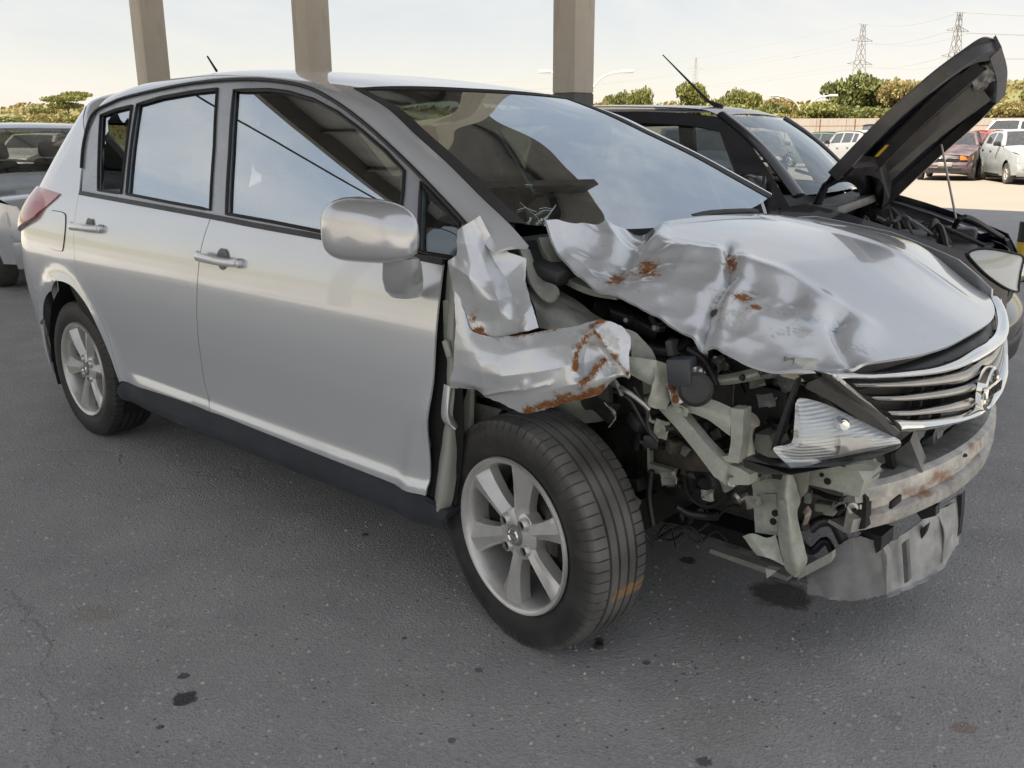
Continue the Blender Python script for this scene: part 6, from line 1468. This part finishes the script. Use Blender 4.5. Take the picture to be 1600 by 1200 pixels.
# rot is the heading from the viewer's forward: 180 faces the viewer, +90 points left, -90 points right
farcar('purple_hatchback', 1492, 28.5, 150, 'purple_paint', 'dusty purple hatchback facing left beyond the raised black bonnet', L=3.7, W_=1.60, H=1.42, lampmat='amber')
farcar('red_estate', 1552, 30.5, -8, 'red_paint', 'faded red estate car seen from behind, between the purple and pale blue cars', L=4.1, W_=1.64, H=1.46, tail=-1.85, roof_r=-1.70)
farcar('pale_blue_saloon', 1608, 26.2, 168, 'blue_silver', 'pale blue-silver saloon facing the viewer at the right edge', L=4.2, W_=1.70, H=1.46, front_style=1, trunk=True, roof_r=-1.1, tail=-1.5, tz=.98, roof_f=.05)
farcar('white_van', 1590, 40, 120, 'white_paint', 'white van behind the pale blue saloon', L=4.8, W_=1.85, H=1.95, cowl=1.35, zc=1.15, hoodz=.95, roof_f=.75, roof_r=-2.2, tail=-2.32, belt=(1.1,1.1), wb=2.8, wr=.32, cat='van')
farcar('white_hatchback', 1590, 34.5, 205, 'white_paint', 'white hatchback mostly hidden behind the pale blue saloon', L=3.9, H=1.5)
farcar('silver_estate', 1338, 34, 6, 'far_silver', 'silver estate car seen from behind under the raised black bonnet', L=4.2, W_=1.68, H=1.48, tail=-1.9, roof_r=-1.75)
farcar('green_hatchback', 1294, 38, 20, 'green_paint', 'dull green hatchback left of the silver estate', L=3.8, H=1.46)
farcar('dark_jeep', 1384, 46, 175, 'dgrey_paint', 'boxy dark off-roader behind the silver estate', L=4.1, W_=1.75, H=1.85, cowl=.75, zc=1.2, hoodz=1.05, roof_f=.45, roof_r=-1.7, tail=-1.85, belt=(1.12,1.12), wr=.36)
farcar('far_white_hatchback', 1430, 41, 160, 'white_paint', 'white hatchback behind the raised black bonnet', L=3.9, H=1.48)
farcar('grey_hatchback', 1085, 19, 172, 'far_silver', 'silver hatchback glimpsed through the black car\'s side window', L=3.9, H=1.48)
farcar('dark_grey_hatchback', 1185, 29, 170, 'dgrey_paint', 'dark grey hatchback behind the black car\'s windscreen', L=3.9, H=1.46)
farcar('pale_hatchback', 60, 27, 178, 'white_paint', 'white hatchback far behind the silver saloon', L=3.9, H=1.44)
# ------------------------------------------------------------------ boundary wall and fence
WD = 78.0; WLK = empty('boundary_wall', V(WD, 40)); tag(WLK, 'long pale concrete wall along the far side of the yard', 'wall')
random.seed(9)
for i in range(46):
    l0 = -22+i*2.5; m = MB(); c = V(WD+random.uniform(-.01,.01)+.04*l0*0, l0+1.25, 1.32); m.box(c, (.16,2.46,2.64), Matrix.Rotation(az, 3, 'Z')); o = m.build('wall_panel', M['wall_conc'], smooth=False); o.parent = WLK; o.matrix_parent_inverse = Matrix.Translation(-V(WD,40))
FE = empty('yard_fence', V(64, 30)); tag(FE, 'thin rusty iron fence in front of the pale wall', 'fence')
for i in range(17):
    l0 = 14+i*2.4; m = MB(); m.tube([V(64,l0,0), V(64,l0,2.35)], .045, 5); o = m.build('fence_post', M['rustfence']); o.parent = FE; o.matrix_parent_inverse = Matrix.Translation(-V(64,30))
for z in (.6,1.9):
    m = MB(); m.tube([V(64,14,z), V(64,14+16*2.4,z)], .025, 4); o = m.build('fence_rail', M['rustfence']); o.parent = FE; o.matrix_parent_inverse = Matrix.Translation(-V(64,30))
# ------------------------------------------------------------------ lamp posts
def lamp(px, depth, ztop, reach, lab, heads=2):
    C = empty('street_lamp', far(px, depth)); tag(C, lab, 'street lamp', 'double-armed street lamps')
    m = MB(); m.tube([(0,0,0),(0,0,ztop*.62)], [.10,.08], 8); m.build('pole', M['lamp_white'], C)
    for s in (-1, 1):
        e = RH*s
        pts = [Vector((0,0,ztop*.6)), e*reach*.16+Vector((0,0,ztop*.80)), e*reach*.45+Vector((0,0,ztop*.95)), e*reach*.85+Vector((0,0,ztop))]
        m = MB(); m.tube(pts, .075, 6, smoothper=6); m.build('arm', M['lamp_white'], C)
        hd_ = empty('lamp_head', tuple(e*reach+Vector((0,0,ztop+.02))), math.atan2(e.y, e.x), C)
        m = MB(); m.box((0,0,0), (.85,.36,.24), bevel=.08); m.build('housing', M['lamp_white'], hd_); m = MB(); m.box((.04,0,-.09), (.40,.20,.04), bevel=.015); m.build('glass_bowl', M['galv'], hd_)
lamp(915, 66, 5.6, 2.9, 'double-armed white street lamp partly hidden by the thick column'); lamp(1252, 92, 5.0, 2.9, 'double-armed white street lamp in front of the green trees')
# ------------------------------------------------------------------ pylons and wires
def pylon(px, depth, Ht, lab, r=.10, rot=25, detail=True):
    C = empty('power_pylon', far(px, depth), az+R(rot)); tag(C, lab, 'pylon', 'lattice power pylons')
    m = MB(); wz = lambda z: (.5+ (Ht*.085)*(1-z/Ht)**1.3)
    lv = [Ht*q for q in (0,.14,.27,.39,.5,.6,.68,.76,.84,.92,1.0)]
    for sx in (-1,1):
        for sy in (-1,1): m.tube([(sx*wz(z), sy*wz(z), z) for z in lv], r, 4)
    for a, b in zip(lv[:-1], lv[1:]):
        for s in (-1,1):
            m.tube([(-wz(a), s*wz(a), a), (wz(b), s*wz(b), b)], r*.6, 3); m.tube([(wz(a), s*wz(a), a), (-wz(b), s*wz(b), b)], r*.6, 3)
            m.tube([(s*wz(a), -wz(a), a), (s*wz(b), wz(b), b)], r*.6, 3); m.tube([(s*wz(a), wz(a), a), (s*wz(b), -wz(b), b)], r*.6, 3)
    m.build('lattice_tower', M['pylon'], C, smooth=False)
    tips = []
    for z, w_ in ((Ht*.66, Ht*.155), (Ht*.86, Ht*.13)):
        for s in (-1,1):
            m = MB(); m.tube([(0,s*.4,z+Ht*.035),(0,s*w_,z)], r*.8, 3); m.tube([(0,s*.4,z-.2),(0,s*w_,z)], r*.8, 3); m.tube([(0,s*w_*.5,z-.1),(0,s*w_*.5,z+Ht*.018)], r*.6, 3); m.build('cross_arm', M['pylon'], C, smooth=False)
            tips.append(C.location+Matrix.Rotation(az+R(rot),3,'Z') @ Vector((0,s*w_,z-.6)))
    m = MB(); m.tube([(0,-Ht*.06,Ht),(0,Ht*.06,Ht)], r*.8, 3); m.build('top_arm', M['pylon'], C, smooth=False); tips.append(C.location+Vector((0,0,Ht)))
    return tips
t1 = pylon(1334, 330, 38, 'left of the two big lattice pylons above the trees', .11); t2 = pylon(1478, 300, 38, 'right of the two big lattice pylons, beside the raised bonnet', .11)
t3 = pylon(975, 900, 44, 'tiny distant pylon right of the thick column', .14, detail=False); t4 = pylon(1083, 820, 66, 'slim far mast above the middle tree line', .06)
def wires(A, B, sag, nm, lab, r=.045):
    for i, (a, b) in enumerate(zip(A, B)):
        m = MB(); m.tube([a.lerp(b, t/14)-Vector((0,0,sag*math.sin(math.pi*t/14))) for t in range(15)], r, 3); tag(m.build('power_line', M['pylon'], smooth=False), lab, 'power line', nm)
wires(t1, t2, 2.0, 'lines between the two pylons', 'power line strung between the two big pylons'); 
tl_ = [V(420, -60+i*4, 17+3*(i//2)) for i in range(5)]; wires(t1, tl_, 5.0, 'lines leaving to the left', 'power line running left from the left big pylon'); tr_ = [V(330, 330+i*5, 34+3*(i//2)) for i in range(5)]; wires(t2, tr_, 3.0, 'lines leaving to the right', 'power line running right from the right big pylon')
# ------------------------------------------------------------------ hills and trees
def hill(name, d0, d1, l0, l1, hfun, mat='hill', nd=24, nl=90):
    vs = []; 
    for i in range(nd+1):
        for j in range(nl+1):
            d_ = d0+(d1-d0)*i/nd; l_ = l0+(l1-l0)*j/nl; p = V(d_, l_); p.z = max(-1, hfun(d_, l_, i/nd, j/nl)) if 0 < i else -1; vs.append(p)
    fs = [(i*(nl+1)+j, i*(nl+1)+j+1, (i+1)*(nl+1)+j+1, (i+1)*(nl+1)+j) for i in range(nd) for j in range(nl)]
    m = MB(); m.add(vs, fs); o = m.build(name, M[mat], sharp=180); tag(o, kind='structure')
    if o.data.polygons[len(fs)//2].normal.z < 0: o.data.flip_normals()
    return o
def nz(x, y, s=1.0): return noise.noise(Vector((x*s, y*s, 3.3)))
def hfar(d, l, u, v):
    e = math.sin(math.pi*min(1, u*1.0)*.5)
    px = 800+l/d*FPX/.964
    tgt = np.interp(px, [-600,-100,0,40,110,200,600,900,1000,1150,1290,1400,1470,1600,2000,2600], [40,48,42,50,46,40,36,42,46,44,46,56,66,82,90,60])
    return (tgt/FPX*d*.93+1.3)*e+ nz(l, d, .03)*2.2*e+nz(l, d, .12)*.9*e
hill('far_hill', 150, 420, -420, 460, hfar)
hill('rear_hill', -420, -160, -700, 700, lambda d, l, u, v: 14*math.sin(math.pi*u)+4*nz(l,d,.02))
hill('left_hill', -160, 420, -640, -260, lambda d, l, u, v: (12+5*nz(l,d,.02))*math.sin(math.pi*v))
def crown_mesh(name, seed, kind=0, n=5200):
    random.seed(seed); vs = []; fs = []; tone = []
    lobes = []
    if kind == 1:                                       # flat umbrella layers
        for k in range(11): a = random.random()*6.28; r_ = random.uniform(.1,.85); lobes.append((Vector((r_*math.cos(a), r_*math.sin(a), random.choice([.45,.62,.82,.95]))), Vector((.42,.42,.085))))
    else:
        for k in range(17):
            a = random.random()*6.28; z = random.uniform(.12,.98); r_ = random.uniform(.15,.78)*(1.15-.55*z); lobes.append((Vector((r_*math.cos(a), r_*math.sin(a), z)), Vector((random.uniform(.22,.42), random.uniform(.22,.42), random.uniform(.13,.22)))))
    for k in range(n):
        c, s = random.choice(lobes); d_ = Vector((random.gauss(0,1), random.gauss(0,1), random.gauss(0,1))).normalized()*(random.random()**.35)
        p = c+Vector((d_.x*s.x, d_.y*s.y, d_.z*s.z)); sz = random.uniform(.028,.062)
        a = Vector((random.gauss(0,1), random.gauss(0,1), random.gauss(0,.6))).normalized(); b = a.orthogonal().normalized(); b = Matrix.Rotation(random.random()*6.28, 3, a) @ b; e = a.cross(b)
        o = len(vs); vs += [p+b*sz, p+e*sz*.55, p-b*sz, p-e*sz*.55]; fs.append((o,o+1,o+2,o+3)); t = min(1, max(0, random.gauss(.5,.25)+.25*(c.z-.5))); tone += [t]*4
    me = mesh(name, vs, fs, False); a = me.attributes.new('tone', 'FLOAT', 'POINT'); a.data.foreach_set('value', tone); return me
def trunk_mesh(name, seed, kind=0):
    random.seed(seed); m = MB(); m.tube([(0,0,-.05),(.02,0,.2),(.03,.02,.45),(0,.02,.75)], [.045,.035,.028,.012], 7)
    for k in range(7):
        a = random.random()*6.28; z = random.uniform(.18,.6); r_ = random.uniform(.35,.7); m.tube([(.02,.01,z),(r_*.5*math.cos(a),r_*.5*math.sin(a),z+.16),(r_*math.cos(a),r_*math.sin(a),z+.30)], [.02,.012,.005], 5)
    return mesh(name, m.v, m.f, True)
CM = {k: [crown_mesh('crown', 40+i+k*10, k) for i in range(3)] for k in (0, 1)}; TM = [trunk_mesh('trunk', 70+i) for i in range(3)]
CMM = {}
def crown_for(kind, i, mat):
    key = (kind, i, mat)
    if key not in CMM: me = CM[kind][i].copy(); me.materials.append(M[mat]); CMM[key] = me
    return CMM[key]
for t_ in TM: t_.materials.append(M['bark'])
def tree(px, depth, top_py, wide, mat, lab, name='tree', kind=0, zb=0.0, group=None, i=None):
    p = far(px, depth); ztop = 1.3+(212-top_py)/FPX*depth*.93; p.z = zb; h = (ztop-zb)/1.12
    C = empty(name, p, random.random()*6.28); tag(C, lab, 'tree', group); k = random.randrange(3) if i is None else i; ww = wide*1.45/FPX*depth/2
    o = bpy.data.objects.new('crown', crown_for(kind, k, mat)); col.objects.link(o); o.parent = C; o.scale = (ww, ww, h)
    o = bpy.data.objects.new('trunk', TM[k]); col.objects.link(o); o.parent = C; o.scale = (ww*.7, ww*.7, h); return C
random.seed(33)
tl = [(945,96,153,70,'leaf_b','round olive bush right of the thick column'),(1000,105,150,50,'leaf_a','pointed fresh green tree left of the far mast'),(1045,110,160,70,'leaf_b','low olive bush left of the tallest middle tree'),
 (1082,112,139,80,'leaf_a','rounded green tree, tallest in the middle of the tree line'),(1118,104,164,60,'leaf_b','yellowish bush right of the tallest middle tree'),(1150,98,153,70,'leaf_a','olive green tree behind the black car\'s aerial'),(1195,92,176,60,'leaf_a','small dark bush at the foot of the aerial'),
 (1215,130,166,90,'leaf_b','dry scrubby bush left of the right street lamp'),(1275,99,164,90,'leaf_c','dark leafy tree behind the right street lamp'),(1328,100,118,100,'leaf_c','tallest dark green tree below the left big pylon'),(1300,95,170,90,'leaf_a','bright green bush right of the right street lamp'),
 (1372,104,122,80,'leaf_a','broad green tree right of the left big pylon'),(1350,93,165,100,'leaf_a','bright green bush in front of the tallest dark tree'),(1405,98,126,90,'leaf_b','yellow green tree beside the raised bonnet'),(1400,92,168,80,'leaf_b','olive bush just above the wall, left of the raised bonnet'),
 (1440,110,128,80,'leaf_a','green tree half hidden by the raised bonnet'),(1252,97,178,60,'leaf_a','small bright bush at the foot of the right street lamp'),(1575,95,160,90,'leaf_b','yellow green scrub right of the raised bonnet'),(1620,110,130,110,'leaf_a','green tree at the right edge of the picture'),(1530,98,170,70,'leaf_b','olive scrub under the tip of the raised bonnet'),
 (1170,120,160,70,'leaf_b','dull tree behind the aerial\'s middle'),(975,120,156,60,'leaf_c','dark bush below the tiny distant pylon'),(920,100,168,60,'leaf_b','low bush touching the thick column'),(880,110,165,90,'leaf_b','olive bush hidden behind the thick column')]
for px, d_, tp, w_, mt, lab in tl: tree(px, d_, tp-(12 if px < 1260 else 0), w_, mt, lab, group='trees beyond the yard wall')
random.seed(77)
for k in range(26):
    px = 925+k*20+random.uniform(-8,8)
    if 1150 < px < 1180: continue
    tree(px, random.uniform(88,94), random.uniform(158,180), random.uniform(70,120), random.choice(['leaf_a','leaf_b','leaf_b','leaf_c']), 'low bush of the continuous scrub just behind the yard wall', 'bush', group='low bushes behind the yard wall')
tree(113, 150, 137, 62, 'leaf_a', 'flat-topped umbrella tree standing above the left tree line', 'umbrella_tree', 1, 3.0, i=1)
for px, d_, tp, w_, mt, lab in ((-30,130,176,120,'leaf_c','dark bush at the left edge of the picture'),(20,140,178,90,'leaf_c','dark green tree above the silver saloon\'s windscreen'),(48,150,170,90,'leaf_b','domed olive tree on the left'),(85,120,174,80,'leaf_b','olive bush under the umbrella tree'),(120,125,176,80,'leaf_a','green bush touching the wreck\'s rear pillar'),(70,110,186,70,'leaf_a','low yellow green scrub above the silver saloon\'s roof'),(5,110,190,90,'leaf_a','low scrub at the left edge above the saloon')):
    tree(px, d_, tp, w_, mt, lab, group='trees on the left')
# scrub that covers the far slope as one mass
random.seed(55); sv = []; sf = []; stn = []
for k in range(15000):
    d_ = random.uniform(165, 400); l_ = d_*random.uniform(-.66,.66)*1.035; u = (d_-150)/270; z = hfar(d_, l_, u, 0)
    p = V(d_, l_, z+random.uniform(-.3,1.4)); s = random.uniform(.3,.9)*(d_/260); a = Vector((random.gauss(0,1), random.gauss(0,1), random.gauss(0,.5))).normalized(); b = a.orthogonal().normalized(); e = a.cross(b); o = len(sv)
    sv += [p+b*s, p+e*s*.6, p-b*s, p-e*s*.6]; sf.append((o,o+1,o+2,o+3)); stn += [min(1,max(0,random.gauss(.5,.3)))]*4
me = mesh('hillside_scrub', sv, sf, False); a = me.attributes.new('tone','FLOAT','POINT'); a.data.foreach_set('value', stn); tag(obj('hillside_scrub', me, M['leaf_b']), 'dry scrub covering the far slopes', 'scrub', kind='stuff')
